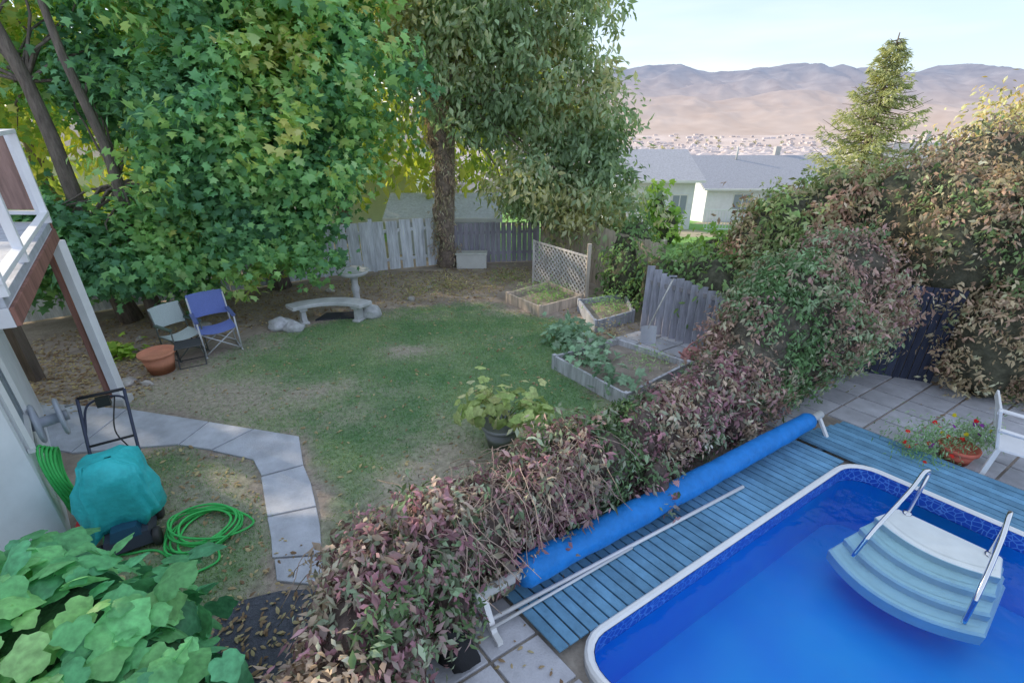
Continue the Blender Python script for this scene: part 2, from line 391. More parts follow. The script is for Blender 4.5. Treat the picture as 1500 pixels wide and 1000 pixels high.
cr=N(nt,'ShaderNodeValToRGB'); cr.color_ramp.elements[0].color=(.1,.28,.75,1);cr.color_ramp.elements[1].color=(.012,.08,.5,1);cr.color_ramp.elements[0].position=.03;cr.color_ramp.elements[1].position=.08
L(wv.outputs['Distance'],cr.inputs[0]);L(cr.outputs[0],b.inputs['Base Color']);L(b.outputs[0],out.inputs[0])
m_w,nt,out=newmat('pool_water'); L=nt.links.new
tr=N(nt,'ShaderNodeBsdfTransparent'); tr.inputs[0].default_value=(.75,.95,1,1)
gl=N(nt,'ShaderNodeBsdfGlossy'); gl.inputs['Roughness'].default_value=.03
fr=N(nt,'ShaderNodeFresnel'); fr.inputs['IOR'].default_value=1.33
tc=N(nt,'ShaderNodeTexCoord'); no=N(nt,'ShaderNodeTexNoise'); no.inputs['Scale'].default_value=4;no.inputs['Detail'].default_value=3; L(tc.outputs['Object'],no.inputs['Vector'])
bp=N(nt,'ShaderNodeBump'); bp.inputs['Strength'].default_value=.4;bp.inputs['Distance'].default_value=.06; L(no.outputs['Fac'],bp.inputs['Height'])
L(bp.outputs[0],gl.inputs['Normal']);L(bp.outputs[0],fr.inputs['Normal'])
mx=N(nt,'ShaderNodeMixShader');L(fr.outputs[0],mx.inputs[0]);L(tr.outputs[0],mx.inputs[1]);L(gl.outputs[0],mx.inputs[2]);L(mx.outputs[0],out.inputs[0])
ps=MB(M_plastic,m_l,m_b)
def ringF(a,b_,mi,col=(1,1,1),sm=False):
    n=len(a); ps.add(a+b_,[(i,(i+1)%n,n+(i+1)%n,n+i) for i in range(n)],col,mi,sm)
w=(.85,.85,.85)
o00=rrect(-.05,LAB+.05,-.05,LP+.05,R+.05,-.1);o0=rrect(-.05,LAB+.05,-.05,LP+.05,R+.05,.06);o1=rrect(-.05,LAB+.05,-.05,LP+.05,R+.05,.12);o2=rrect(-.03,LAB+.03,-.03,LP+.03,R+.03,.145)
i2=rrect(.0,LAB-.0,.0,LP-.0,R-.0,.145);i1=rrect(.02,LAB-.02,.02,LP-.02,R-.02,.12)
ringF(o00,o0,0,(.4,.42,.45));ringF(o0,o1,0,w,True);ringF(o1,o2,0,w,True);ringF(o2,i2,0,w,True);ringF(i2,i1,0,w,True)
b0=rrect(.025,LAB-.025,.025,LP-.025,R-.025,.12);b1=rrect(.025,LAB-.025,.025,LP-.025,R-.025,-.07);b2=rrect(.025,LAB-.025,.025,LP-.025,R-.025,-.8)
ringF(b0,b1,2);ringF(b1,b2,1);ps.add(b2,[tuple(range(len(b2)))],(1,1,1),1)
pool=ps.done('swimming_pool')
wt=rrect(.026,LAB-.026,.026,LP-.026,R-.026,-.06)[::-1]
mkobj('water',wt,[tuple(range(len(wt)))],[m_w],parent=pool)
st=MB(M_plastic); Mc=Vector((4.62,3.72))
wi=-e2
def ST(u,w_,z): q=Mc+dd*u+wi*w_; return (q.x,q.y,z)
for i in range(4):
    hw=.5+.045*i; ln=.42+.21*i; z=-.045-.1*i
    def arc(ex,zz):
        pts=[ST(-hw*.86-ex,-.05,zz)]
        for k in range(17):
            a=-1+2*k/16; pts.append(ST((hw+ex)*a,ln+ex-.26*a*a*ln**.5,zz))
        pts.append(ST(hw*.86+ex,-.05,zz)); return pts
    a0=arc(0,z);a1=arc(.02,z-.02);a2=arc(.015,z-(.1 if i<3 else .14));n=len(a0);c=(.86,.9,.88)
    st.add(a0,[tuple(range(n))],c)
    st.add(a0+a1,[(k,k+1,n+k+1,n+k) for k in range(n-1)],c);st.add(a1+a2,[(k,k+1,n+k+1,n+k) for k in range(n-1)],tuple(.85*x for x in c))
    st.add(arc(-.045,z+.004),[tuple(range(n))],(.82,.86,.84))
st.done('pool_steps')
def bez(P,n=16):
    P=[Vector(p) for p in P]; P=[P[0]*2-P[1]]+P+[P[-1]*2-P[-2]];o=[]
    for i in range(1,len(P)-2):
        for k in range(n):
            t=k/n;a,b_,c,d=P[i-1:i+3]
            o.append(.5*((2*b_)+(c-a)*t+(2*a-5*b_+4*c-d)*t*t+(3*b_-a-3*c+d)*t**3))
    o.append(P[-2]);return o
for P in [[(3.62,3.6,-.25),(3.85,3.72,.02),(4.25,3.92,.36),(4.45,4.05,.5),(4.55,4.09,.47),(4.5,4.05,.28),(4.42,4.0,-.1)],
          [(4.22,2.9,-.3),(4.33,3.0,.0),(4.6,3.25,.36),(4.75,3.4,.5),(4.88,3.5,.47),(4.88,3.48,.28),(4.84,3.44,-.1)]]:
    r=MB(M_chrome); r.tube(bez(P,8),.022,(.75,.76,.78),seg=10)
    e=Vector(P[-1]); r.lathe([(.0,.03),(.04,.03),(.045,0)],e+Vector((0,0,.06)),(.7,.7,.7))
    r.done('pool_handrail')
# deck boards
mb=MB(M_paintwood)
ow=-.8;bw=.092;gap=.016; tt=-.09
bc=(.15,.33,.5)
while tt<LAB+.85:
    x0=tt;x1=tt+bw
    s1=-.06 if x0<LAB-.05 else LP
    if x0>=LAB-.05 and x0<LAB+.06: x0=LAB+.06
    s0=ow+random.uniform(-.015,.015)
    if x0>LAB-.3: s0=ow+ (x0-LAB+.3)*.25
    mb.prism([PL(x0,s0)[:2],PL(x0,s1)[:2],PL(x1,s1)[:2],PL(x1,s0)[:2]],.075,.1+random.uniform(-.003,.003),jit(bc,.18))
    tt+=bw+gap
for a_,b_ in ((ow+.02,ow+.06),(-.4,-.34)):
    mb.prism([PL(-.06,a_)[:2],PL(-.06,b_)[:2],PL(LAB+.8,b_)[:2],PL(LAB+.8,a_)[:2]],.0,.07,(.07,.12,.18))
mb.done('wooden_pool_deck',.004)
# cover reel
a=Vector((.06,2.92,.34));b_=Vector((3.95,5.27,.34)); d=(b_-a); n=80; mb=MB(M_tarp,M_metal)
pts=[];rs=[]
for i in range(n+1):
    f=i/n; pts.append(a+d*f+Vector((0,0,-.03*math.sin(math.pi*f)+.008*noise.noise(Vector((f*12,3,0)))))); rs.append((.142+.016*noise.noise(Vector((f*11,0,0)))+.006*noise.noise(Vector((f*40,0,0)))-.03*f)*(1 if 0<i<n else .8))
mb.tube(pts,rs,(.016,.22,.66),0,seg=28)
u=d.normalized()
mb.tube([a-u*.42,b_+u*.25],.05,(.78,.8,.82),1,14)
mb.tube([a-u*.44,a-u*.40],.07,(.8,.8,.8),1,14)
perp=Vector((u.y,-u.x,0))
for e in (a-u*.36,b_+u*.2):
    z0=.06
    mb.beam(e,Vector((e.x,e.y,z0))+perp*.2,.05,.03,(.8,.8,.82),1)
    mb.beam(e,Vector((e.x,e.y,z0))-perp*.16,.05,.03,(.8,.8,.82),1)
    mb.beam(Vector((e.x,e.y,z0))-perp*.22,Vector((e.x,e.y,z0))+perp*.3,.05,.04,(.8,.8,.8),1)
mb.done('pool_cover_reel')
mb=MB(M_metal); q0=Vector((-.22,2.62,.13));q1=q0+u*3.3+perp*.1
mb.tube([q0,q1],.02,(.8,.8,.82)); mb.tube([q0+perp*.07,q0+perp*.07+u*1.6],.014,(.7,.71,.73)); mb.done('telescopic_pole')
mb=MB(M_fabric)
mb.lathe([(.015,.5),(.03,.44),(.08,.36),(.12,.22),(.13,.1),(.09,.02),(.0,.01)],(-.4,2.35,.03),(.025,.026,.03),seg=18); o=mb.done('black_net_bag')
for v in o.data.vertices:
    v.co+=Vector((noise.noise(v.co*9),noise.noise(v.co*9+Vector((5,0,0))),.6*noise.noise(v.co*7)))*.09; v.co.x+=(v.co.z-.1)*-.15

# ------------------------------------------------ vine hedge
hc=[(-1.08,1.5),(-1.05,2.0),(-1.03,2.45),(-.65,2.88),(-.25,3.22),(.15,3.53),(.55,3.82),(.95,4.1),(1.35,4.4),(1.75,4.7),(2.15,5.0),(2.5,5.3),(2.85,5.6),(3.2,5.9)]
he=[]
for i,(x,y) in enumerate(hc):
    k=.43 if i<4 else .38
    h_=.63 if i<4 else .58 if i<9 else .55
    he.append((x,y,h_,k,k,h_))
he+=[(1.53,3.93,.42,.17,.14,.36),(-.5,2.5,.4,.2,.2,.35),(2.9,5.15,.35,.2,.2,.35),(.3,3.3,.35,.16,.16,.3)]
vp=[(.08,.13,.06),(.12,.18,.10),(.16,.22,.14),(.2,.23,.17),(.2,.16,.15),(.22,.12,.14),(.26,.14,.17),(.28,.2,.18),(.18,.23,.16),(.33,.26,.2)]
bush('vine_hedge',he,16500,k=.82,corecol=(.13,.1,.09),tm=T_quad,per=8,sig=.08,shell=.22,out=.8,up=.0,rnd=.55,cull=.8,P=vp,size=.082,cvar=.38,nsc=1.3,droop=2.0,comp=3,bump=.18,br=.38,lb=1.85)
stp=MB(M_bark)
for i in range(480):
    x,y=random.choice(hc[2:7]); th=random.uniform(0,6.28);k=.36
    p=Vector((x+math.cos(th)*k*random.uniform(.2,1),y+math.sin(th)*k*random.uniform(.2,1),random.uniform(.9,1.24)))
    pts=[p];v=Vector((random.uniform(-1,1),random.uniform(-1,1),.2))*.06
    for q in range(6): v+=Vector((random.uniform(-.03,.03),random.uniform(-.03,.03),-.018)); pts.append(pts[-1]+v)
    stp.tube(pts,.0035,jit((.45,.34,.28),.3),seg=4)
stp.done('dry_vine_stems')
be=[(3.6,6.2,.85,.72,.6,.98),(4.3,6.6,1.05,.92,.74,1.1),(5.15,7.1,1.2,.82,.77,1.2),(3.3,5.9,.6,.55,.5,.72)]
vp2=[(.09,.16,.07),(.13,.2,.11),(.17,.23,.14),(.22,.21,.15),(.24,.17,.13),(.24,.15,.15),(.3,.21,.18)]
bush('vine_covered_fence',be,15500,k=.85,corecol=(.11,.1,.08),tm=T_quad,per=9,sig=.1,shell=.25,out=.8,up=.0,rnd=.55,cull=.8,P=vp2,size=.08,cvar=.4,nsc=.9,droop=2.0,comp=3,br=.35,lb=2.0)
ae=[(5.2,9.0,1.6,1.0,.9,1.15),(6.3,9.1,1.95,1.1,.9,1.2),(7.2,9.0,1.85,.9,.9,1.2),(5.0,8.4,1.1,.9,.8,1.0)]
bush('vine_covered_arbor',ae,9500,k=.84,tm=T_quad,per=9,sig=.14,shell=.3,out=.9,up=.1,rnd=.55,P=[(.12,.18,.07),(.16,.2,.09),(.2,.21,.11),(.25,.2,.13),(.27,.17,.13)],size=.115,cvar=.4,nsc=.9,droop=1.5,comp=3,br=.35)
re=[(7.1,7.5,2.0,.85,.8,1.35),(8.1,7.2,2.1,1.1,1,1.6),(7.4,6.5,.8,.75,.55,.9),(8.6,6.2,1.3,1.0,.9,1.45),(6.9,8.3,2.3,.9,.8,1.15),(8.2,8.6,2.6,1.2,1,1.3),(9.6,7.6,2.4,1.3,1.2,1.5)]
bush('overgrown_shrub',re,21000,k=.85,tm=T_quad,per=10,sig=.13,shell=.3,out=.8,up=.05,rnd=.6,P=[(.11,.18,.07),(.15,.21,.1),(.19,.2,.12),(.25,.19,.14),(.29,.19,.14),(.32,.26,.17)],size=.085,cvar=.4,nsc=.8,droop=1.8,comp=3,br=.35,lb=2.0)
mb=MB(M_wood)
for i in range(12):
    f=i/12; p=Vector((5.7,7.25)).lerp(Vector((6.9,6.75)),f); mb.box((p.x,p.y,.8),(.095,.02,1.6),jit((.05,.06,.1),.2),rz=-.4)
mb.done('dark_board_fence')

# ------------------------------------------------ fences
def fence(name,pts,h,col,bw=.14,gap=.006,th=.02,hv=.02,z0=0,jv=.12):
    mb=MB(M_wood)
    for (x0,y0),(x1,y1) in zip(pts[:-1],pts[1:]):
        a=Vector((x0,y0));b_=Vector((x1,y1));L_=(b_-a).length;u=(b_-a)/L_;ang=math.atan2(u.y,u.x);n=int(L_/(bw+gap))
        for i in range(n):
            p=a+u*(i+.5)*(L_/n); hh=h+random.uniform(-hv,hv)
            mb.box((p.x,p.y,z0+hh/2+.03),(bw,th,hh),jit(col,jv),rz=ang+random.uniform(-.01,.01))
        nn=Vector((-u.y,u.x))*.035
        for zz in (.3,h-.25): mb.beam((a.x+nn.x,a.y+nn.y,z0+zz),(b_.x+nn.x,b_.y+nn.y,z0+zz),.04,.08,col)
        for q in (a,b_): mb.box((q.x+nn.x*1.5,q.y+nn.y*1.5,z0+h/2+.05),(.1,.1,h+.12),col,rz=ang)
    return mb.done(name,.003)
fence('white_board_fence',[(-12,8.2),(-8.1,10.6),(-5.0,12.4),(-3.8,12.9),(-2.1,13.55)],1.35,(.72,.75,.82),bw=.3,gap=.004,jv=.04)
fence('gray_board_fence',[(-1.7,13.65),(.75,13.95)],1.15,(.38,.36,.44),bw=.13,gap=.02)
fence('tan_board_fence',[(.85,13.8),(2.0,12.0),(3.2,10.1)],1.45,(.55,.46,.38),bw=.15)
mb=MB(M_wood)
a=Vector((2.62,8.95));b_=Vector((3.75,7.85));u=(b_-a).normalized();ang=math.atan2(u.y,u.x)
for i in range(10):
    p=a+u*(.08+.155*i); hh=1.3+random.uniform(-.03,.03)-.02*i; nn=Vector((-u.y,u.x))
    mb.beam((p.x,p.y,.0),(p.x+nn.x*.12-u.x*.06,p.y+nn.y*.12-u.y*.06,hh),.148,.022,jit((.46,.46,.53),.12))
for zz in (.3,1.0): mb.beam((a.x+.07,a.y+.09,zz),(b_.x+.07,b_.y+.09,zz),.04,.08,(.35,.33,.35))
mb.done('gray_fence_panel',.003)
mb=MB(M_wood)
a=Vector((.55,11.95,.0));b_=Vector((1.72,10.45,0));u=(b_-a).normalized();L_=(b_-a).length;h=1.0;nn=Vector((-u.y,u.x,0))
lc=(.66,.62,.62)
def lat(sg):
    k=-h
    while k<L_:
        x0=max(k,0);x1=min(k+h,L_)
        if x1-x0>.02:
            z0=x0-k;z1=x1-k
            if sg<0: z0,z1=h-z0,h-z1
            mb.beam(a+u*x0+nn*(.006*sg)+Vector((0,0,.1+z0)),a+u*x1+nn*(.006*sg)+Vector((0,0,.1+z1)),.008,.035,jit(lc,.1))
        k+=.13
lat(1);lat(-1)
for zz in (.1,.1+h): mb.beam(a+Vector((0,0,zz)),b_+Vector((0,0,zz)),.035,.04,lc)
mb.box(a+Vector((0,0,.55)),(.05,.05,1.15),lc);mb.box(b_+Vector((0,0,.7)),(.08,.08,1.4),(.55,.48,.42))
mb.done('lattice_trellis')
def bed(name,c,h,col):
    mb=MB(M_wood,M_soil);n=len(c)
    for i in range(n):
        p=Vector(c[i]);q=Vector(c[(i+1)%n]);u=(q-p).normalized()*.02
        mb.beam((p.x+u.x,p.y+u.y,h/2),(q.x-u.x,q.y-u.y,h/2),.045,h,jit(col,.08))
        mb.box((p.x,p.y,h/2+.01),(.07,.07,h+.03),col,rz=math.atan2(u.y,u.x))
    ctr=sum((Vector(p) for p in c),Vector((0,0)))/n
    mb.prism([tuple(ctr+(Vector(p)-ctr)*.97) for p in c],.0,h*.6,(.33,.28,.24),1)
    return mb.done(name,.005)
bed('raised_garden_bed',[(-.1,10.5),(.6,9.65),(1.6,10.35),(.9,11.35)],.24,(.6,.5,.43))
bed('raised_garden_bed',[(1.67,8.8),(2.55,9.35),(2.6,10.4),(1.5,10.0)],.26,(.44,.46,.53))
bed('raised_garden_bed',[(.73,7.28),(1.69,6.05),(2.95,7.05),(1.95,7.95)],.26,(.54,.54,.58))
gp=[(.12,.22,.07),(.18,.3,.12),(.26,.38,.2)]
bush('squash_plant',[(1.3,7.25,.32,.35,.45,.2),(1.6,6.5,.3,.28,.3,.2),(1.3,8.05,.25,.45,.3,.2),(1.5,7.5,.3,.3,.25,.2),(1.0,8.5,.2,.3,.3,.15)],330,k=0,tm=T_maple,mat=M_bigleaf,per=5,sig=.15,P=[(.12,.2,.12),(.18,.26,.17),(.25,.32,.24)],size=.15,up=1,rnd=.6,droop=.3,cull=.1)
bush('bed_herbs',[(.8,10.5,.25,.6,.5,.15),(2.1,9.6,.25,.45,.4,.25),(2.3,7.2,.2,.4,.3,.1)],1600,k=0,tm=T_long,mat=M_leaf,per=10,sig=.12,P=gp,size=.07,up=1,rnd=.6,droop=-.2,cull=.1)
bush('ground_cover_weeds',[(-1.5,11.6,.05,1.6,.9,.12),(-2.4,11.0,.05,.8,.5,.1),(.2,12.2,.05,.9,.8,.1),(-3.6,11.7,.05,.9,.5,.12),(1.9,8.7,.05,.5,.4,.1),(2.6,11.4,.05,.3,.6,.2)],3600,k=0,tm=T_long,mat=M_leaf,per=9,sig=.15,P=[(.13,.18,.08),(.2,.2,.11),(.26,.22,.15),(.3,.24,.17)],size=.085,up=1,rnd=.7,droop=-.5,cull=.05,shell=1)
bush('ground_weed',[(-7.1,7.7,.08,.35,.25,.12)],120,k=0,tm=T_maple,mat=M_leaf,per=6,sig=.1,P=[(.2,.32,.06),(.3,.4,.08)],size=.13,up=1,rnd=.6,droop=-.2,shell=1)

# ------------------------------------------------ trees
mp=[(.055,.125,.075),(.075,.165,.085),(.105,.21,.09),(.15,.26,.09),(.25,.33,.085)]
tree('maple_tree',(-5.9,11.6,0),(-5.4,10.8,7.5),.2,[(-4.9,10.1,3.1,1.9,1.6,2.0),(-3.9,10.9,4.9,1.9,1.6,1.6),(-5.9,9.9,3.6,1.2,1.3,1.8),(-5.2,10.6,6.3,2.4,2,1.5),(-5.2,9.7,1.9,1.25,1.0,1.0)],27000,
     tm=T_maple,per=22,sig=.2,shell=.6,out=.5,up=.45,rnd=.5,cull=.55,P=mp,size=.155,cvar=.3,nsc=.6,droop=.9,bump=.32,br=.35,lb=2.7)
tree('maple_tree',(-8.15,9.45,0),(-9.2,9.6,9),.17,[(-9.0,11.9,5.6,2.4,1.6,2.0),(-7.2,11.2,5.2,1.4,1.2,1.4),(-11.5,11,5.5,2.4,2,2.3),(-9,11.6,8.3,3.2,2.2,1.6)],14000,
     tm=T_maple,per=22,sig=.26,shell=.6,out=.5,up=.45,rnd=.5,cull=.5,P=mp[1:]+[(.32,.38,.08)],size=.16,cvar=.3,nsc=.6,droop=.9,bump=.35,fmin=.55,br=.3,lb=2.5)
tree('maple_tree',(-7.35,9.2,0),(-7.8,9.6,7),.14,[(-7.6,8.9,1.6,1.15,.8,.9),(-9.3,9.0,1.9,1.1,.8,1.1),(-6.6,9.9,2.3,.9,.8,.8),(-6.7,9.4,1.3,.8,.6,.7),(-8.0,10.6,4.6,1.2,.7,.9)],10500,
     tm=T_maple,per=22,sig=.2,shell=.6,out=.5,up=.45,rnd=.5,cull=.5,P=mp[:4],size=.15,cvar=.3,nsc=.6,droop=.9,bump=.28,fmin=.45,br=.3,lb=2.7)
lp=[(.1,.14,.085),(.13,.18,.11),(.17,.21,.13),(.21,.22,.14),(.3,.27,.13)]
ce=[(-1.2,13.8,5.2,1.8,1.6,1.7),(.2,13.6,4.6,1.7,1.5,1.9),(1.3,13.4,4.3,1.3,1.3,1.7),(1.9,13.0,3.0,1.0,1.1,1.4),(.6,12.9,2.4,1.2,.9,1.0),(2.4,12.4,1.9,1.0,.9,1.0),(0,13.6,6.8,2.6,2,1.6),(-2.6,13.9,6.2,1.6,1.5,1.6),(1.6,12.6,1.9,.9,.7,.9)]
tree('ivy_covered_tree',(-1.9,13.5,0),(-1.4,13.9,7),.22,ce,40000,barkcol=(.32,.26,.22),nb=30,tm=T_quad,per=24,sig=.18,shell=.6,out=.5,up=.35,rnd=.6,cull=.5,P=lp,size=.19,cvar=.32,nsc=.6,droop=1.1,bump=.38,fmin=.6,lb=2.9,br=.3)
bush('trunk_ivy',[(-1.88+.07*math.sin(z*3),13.4,z,.22+.08*math.sin(z*5)**2,.25,.5) for z in np.arange(.3,4.4,.4)],3200,k=.8,corecol=(.28,.22,.19),tm=T_long,per=8,sig=.07,shell=.2,P=[(.3,.22,.17),(.26,.2,.16),(.2,.2,.13),(.36,.28,.23)],size=.12,droop=1.5,cvar=.4,cull=.6,bump=.35)
bush('ivy_bush',[(2.6,10.6,.6,.5,.6,.8),(3.2,9.7,.7,.6,.5,.8),(2.9,11.2,1.0,.6,.8,.9),(3.9,8.6,.9,.6,.6,.8),(3.6,9.2,1.0,.5,.6,.7)],4200,k=.75,tm=T_oval,mat=M_leaf,per=12,sig=.15,P=[(.08,.13,.06),(.11,.18,.08),(.15,.22,.1)],size=.12,cvar=.3,br=.35,bump=.3)
bp_=[(.12,.17,.06),(.2,.26,.07),(.34,.38,.08),(.46,.44,.1)]  # sunlit yellow of these crowns is put into the leaf palette
bush('background_trees',[(-16,17,4,4,3,5),(-11,18,4.5,4,3,5),(-6.5,18.5,4.5,3.5,3,5),(-2.6,19.5,4.3,3,3,4.8),(-14,13,5,2.5,3,5),(-21,12,5,4,5,6),(.2,19.5,3,2,2,3.4)],15000,k=0,tm=T_quad,mat=M_leaf,per=24,sig=.45,shell=.7,out=.6,up=.3,rnd=.6,P=bp_,size=.42,cvar=.3,nsc=.35,cull=.4,lb=2.2)
mb=MB(M_bark)
for x,y in [(-16,17),(-11,18),(-6.5,18.5),(-2.6,19.5),(-14,13)]:
    mb.tube([(x,y,-2),(x+.2,y,3),(x,y+.2,7)],[.3,.22,.08],(.2,.17,.14))
mb.done('background_tree_trunks')
def spruce(name,x,y,z0,h,rad,n,Pl):
    mb=MB(M_bark); mb.tube([(x,y,z0),(x,y,z0+h*.5),(x,y,z0+h)],[.28,.16,.02],(.2,.16,.13))
    Ps=[];Ts=[];Cs=[]
    nb=150
    for i in range(nb):
        f=(i/nb)**.85; z=z0+h*(.12+.86*f); th=i*2.4+random.uniform(-.4,.4)
        r=rad*(1-f)**.7*random.uniform(.4,1.2)+.18
        d=Vector((math.cos(th),math.sin(th),0)); m=int(n/nb*(r/rad+.2)*1.4)+6
        c=random.random(); lift=random.uniform(-.1,.25)
        mb.tube([(x,y,z),Vector((x,y,z))+d*r*.6+Vector((0,0,-.1*r)),Vector((x,y,z))+d*r+Vector((0,0,lift*r))],[.03,.018,.006],(.2,.16,.13),seg=4)
        for k in range(m):
            g_=random.random()**.7; p=Vector((x,y,z))+d*r*g_+Vector((0,0,-.22*r*math.sin(g_*2.4)+lift*r*g_*g_))
            side=Vector((-d.y,d.x,0))*random.uniform(-1,1)*.28*r*(1.1-g_)
            Ps.append(p+side+Vector((0,0,random.uniform(-.16,.04)))); Ts.append(d*.7+side.normalized()*.5+Vector((random.uniform(-.3,.3),random.uniform(-.3,.3),random.uniform(-.9,.0)))); Cs.append(c*.6+random.random()*.4)
    Ps=np.array(Ps);Ts=np.array(Ts);Cs=np.array(Cs);o=mb.done(name)
    Nn=rng.normal(size=Ps.shape)*.5+np.array([0,0,.8])
    leafmesh('foliage',Ps,Nn,Ts,rng.uniform(.16,.3,len(Ps)),T_long,pal(Cs,Pl),M_leaf,o)
spruce('spruce_tree',16.5,24,-2.2,9.3,3.3,13000,[(.3,.36,.2),(.42,.46,.26),(.56,.58,.32),(.68,.64,.38)])
tree('autumn_tree',(15.8,17,-1),(16,17,3.6),.13,[(15.6,17,3.0,1.2,1.2,1.3),(17.0,17.5,3.7,1.6,1.3,1.4),(18.7,17,3.2,1.5,1.4,1.7),(16,16.5,1.6,2.6,1.6,1.4)],7500,tm=T_quad,per=14,sig=.4,shell=.8,P=[(.2,.2,.1),(.33,.25,.13),(.42,.3,.16),(.46,.36,.2)],size=.18,cull=.4,cvar=.35,bump=.35)
bush('young_green_shrub',[(6.5,15,-.1,.7,.7,.8),(7.1,14.6,-.3,.6,.6,.8),(5.6,17.5,.2,.6,.6,.9),(5.3,18,1.0,.4,.4,.7)],1600,k=.7,tm=T_maple,mat=M_leaf,per=14,sig=.16,P=[(.12,.2,.05),(.18,.27,.07),(.27,.34,.1)],size=.2,zmin=-3)
bush('neighbour_hedge',[(8.6,14,0,1.4,1,1.2),(10.5,13,.2,1.6,1.2,1.4),(9,11.5,1.0,1.2,1,1.3),(11,11,1.4,1.6,1.2,1.5),(12.6,13,1.0,1.6,1.2,1.6)],6500,k=.8,tm=T_quad,per=14,sig=.2,P=[(.14,.2,.07),(.2,.23,.09),(.28,.26,.13),(.32,.22,.14)],size=.17,zmin=-2.5,br=.35)
bush('grape_vine',[(-2.7,1.75,.88,.78,.52,.7),(-2.12,1.52,.82,.45,.46,.62),(-3.4,2.05,.83,.65,.52,.68),(-2.4,1.2,.82,.72,.5,.74)],1750,k=.8,corecol=(.04,.1,.04),tm=T_grape,mat=M_bigleaf,per=4,sig=.1,shell=.18,out=.75,up=.6,rnd=.5,P=[(.05,.16,.08),(.065,.21,.09),(.1,.27,.1),(.17,.34,.11)],size=.165,szv=.45,cvar=.35,nsc=1.2,droop=.9,cull=.8,bump=.2,br=.22,lb=2.4)
# ------------------------------------------------ pots
mb=MB(M_plastic,M_soil)
def pot(mb,c,r,h,col,rim=.03):
    mb.lathe([(.0,.01),(r*.72,.01),(r*.72,.0),(r*.98,h-rim*1.6),(r*.98,h-rim*1.6),(r*1.1,h-rim*1.5),(r*1.12,h),(r*1.0,h),(r*.95,h-.05),(0,h-.05)],c,col,0,28)
pot(mb,(-.14,5.2,0),.25,.36,(.34,.35,.38)); o=mb.done('potted_plant')
P,Nn,T,S,c,C=scatter([(-.14,5.2,.66,.42,.4,.22),(-.2,5.15,.88,.2,.2,.2),(.2,5.1,.55,.35,.3,.16)],140,per=3,sig=.08,shell=.6,up=.7,rnd=.5,P=[(.18,.25,.08),(.26,.32,.12),(.34,.38,.18)],size=.135,cull=.2,droop=.7)
leafmesh('leaves',P,Nn,T,S,T_grape,c,M_bigleaf,o)
mb=MB(M_bark)
for q in C[:34]: mb.tube([(-.14,5.2,.3),((q[0]-.14)/2,(q[1]+5.2)/2,q[2]*.85),tuple(q)],.006,(.3,.4,.15),seg=4)
mb.done('stems',parent=o)
mb=MB(M_conc); pot(mb,(-6.0,7.2,0),.25,.38,(.7,.3,.19)); mb.done('terracotta_pot')
mb=MB(M_conc); pot(mb,(5.62,4.85,0),.19,.24,(.62,.17,.12)); o=mb.done('flower_pot')
P,Nn,T,S,c,C=scatter([(5.3,5.0,.28,.42,.3,.2),(5.75,4.95,.36,.32,.25,.2),(5.15,4.85,.1,.3,.22,.12),(5.9,4.9,.35,.25,.2,.2)],2600,per=10,sig=.07,shell=.7,up=.6,P=[(.07,.15,.07),(.13,.22,.11),(.2,.28,.18)],size=.055,cull=.2)
leafmesh('leaves',P,Nn,T,S,T_long,c,M_leaf,o)
k=rng.choice(len(C),24); P=C[k]+np.array([0,0,.08]);cl=np.array([[.75,.03,.04],[.8,.6,.05],[.3,.07,.35],[.75,.05,.04]])[rng.integers(0,4,24)]
leafmesh('flowers',P,rng.normal(size=P.shape)*.3+np.array([-.3,-.5,.7]),rng.normal(size=P.shape),np.full(24,.05),T_grape,cl,M_dryleaf,o)

# ------------------------------------------------ house + balcony
WH=(.82,.84,.88)
mb=MB(M_paint,M_roof,M_dark)
hp=[(-7.0,6.0),(-4.48,3.52),(-4.7,-5),(-13,-5),(-13,4.5)]
mb.prism(hp[::-1],0,2.6,WH); hp2=[(-9.5,4.6),(-7.5,2.0),(-7.5,-5),(-13,-5),(-13,4.5)]
mb.prism(hp2[::-1],2.601,5.2,(.75,.75,.75)); mb.prism([(-9.6,5.2),(-7,2.1),(-7,-5.5),(-13.5,-5.5),(-13.5,5)][::-1],5.202,5.45,(.25,.23,.22),1)  # unseen upper storey, added for its shadow on the yard and set back
u=Vector((-2.52,2.48,0)).normalized();nn=Vector((.7,.71,0))
house=mb.done('white_house')
mb=MB(M_paint,M_plastic)
p0=Vector((-4.62,3.66,0))
for s_ in (0,.84): mb.beam(p0+u*s_+nn*.03+Vector((0,0,1.1)),p0+u*s_+nn*.03+Vector((0,0,1.85)),.05,.05,(.8,.8,.8))
for zz in (1.1,1.85): mb.beam(p0-u*.03+nn*.03+Vector((0,0,zz)),p0+u*.9+nn*.03+Vector((0,0,zz)),.05,.05,(.8,.8,.8))
mb.beam(p0+nn*.012+Vector((0,0,1.475)),p0+u*.87+nn*.012+Vector((0,0,1.475)),.01,.73,(.2,.25,.3),1)
mb.done('window',parent=house)
mb=MB(M_paint,M_wood,M_paintwood)
P1=Vector((-5.95,6.2,0));P2=Vector((-3.85,3.4,0));P3=Vector((-4.95,2.9,0));P4=Vector((-8.9,4.9,0));P5=Vector((-9.2,6.3,0))
poly=[P1,P2,P3,P4,P5]
mb.prism([(p.x,p.y) for p in poly][::-1],2.66,2.74,(.5,.52,.58),2)
mb.prism([(p.x*.999,p.y) for p in poly][::-1],2.5,2.658,(.7,.7,.74),0)
ed=(P2-P1).normalized();on=Vector((ed.y*-1,ed.x,0))
mb.beam(P1+on*.02+Vector((0,0,2.58)),P2+on*.02+Vector((0,0,2.58)),.03,.15,(.3,.15,.12),1)
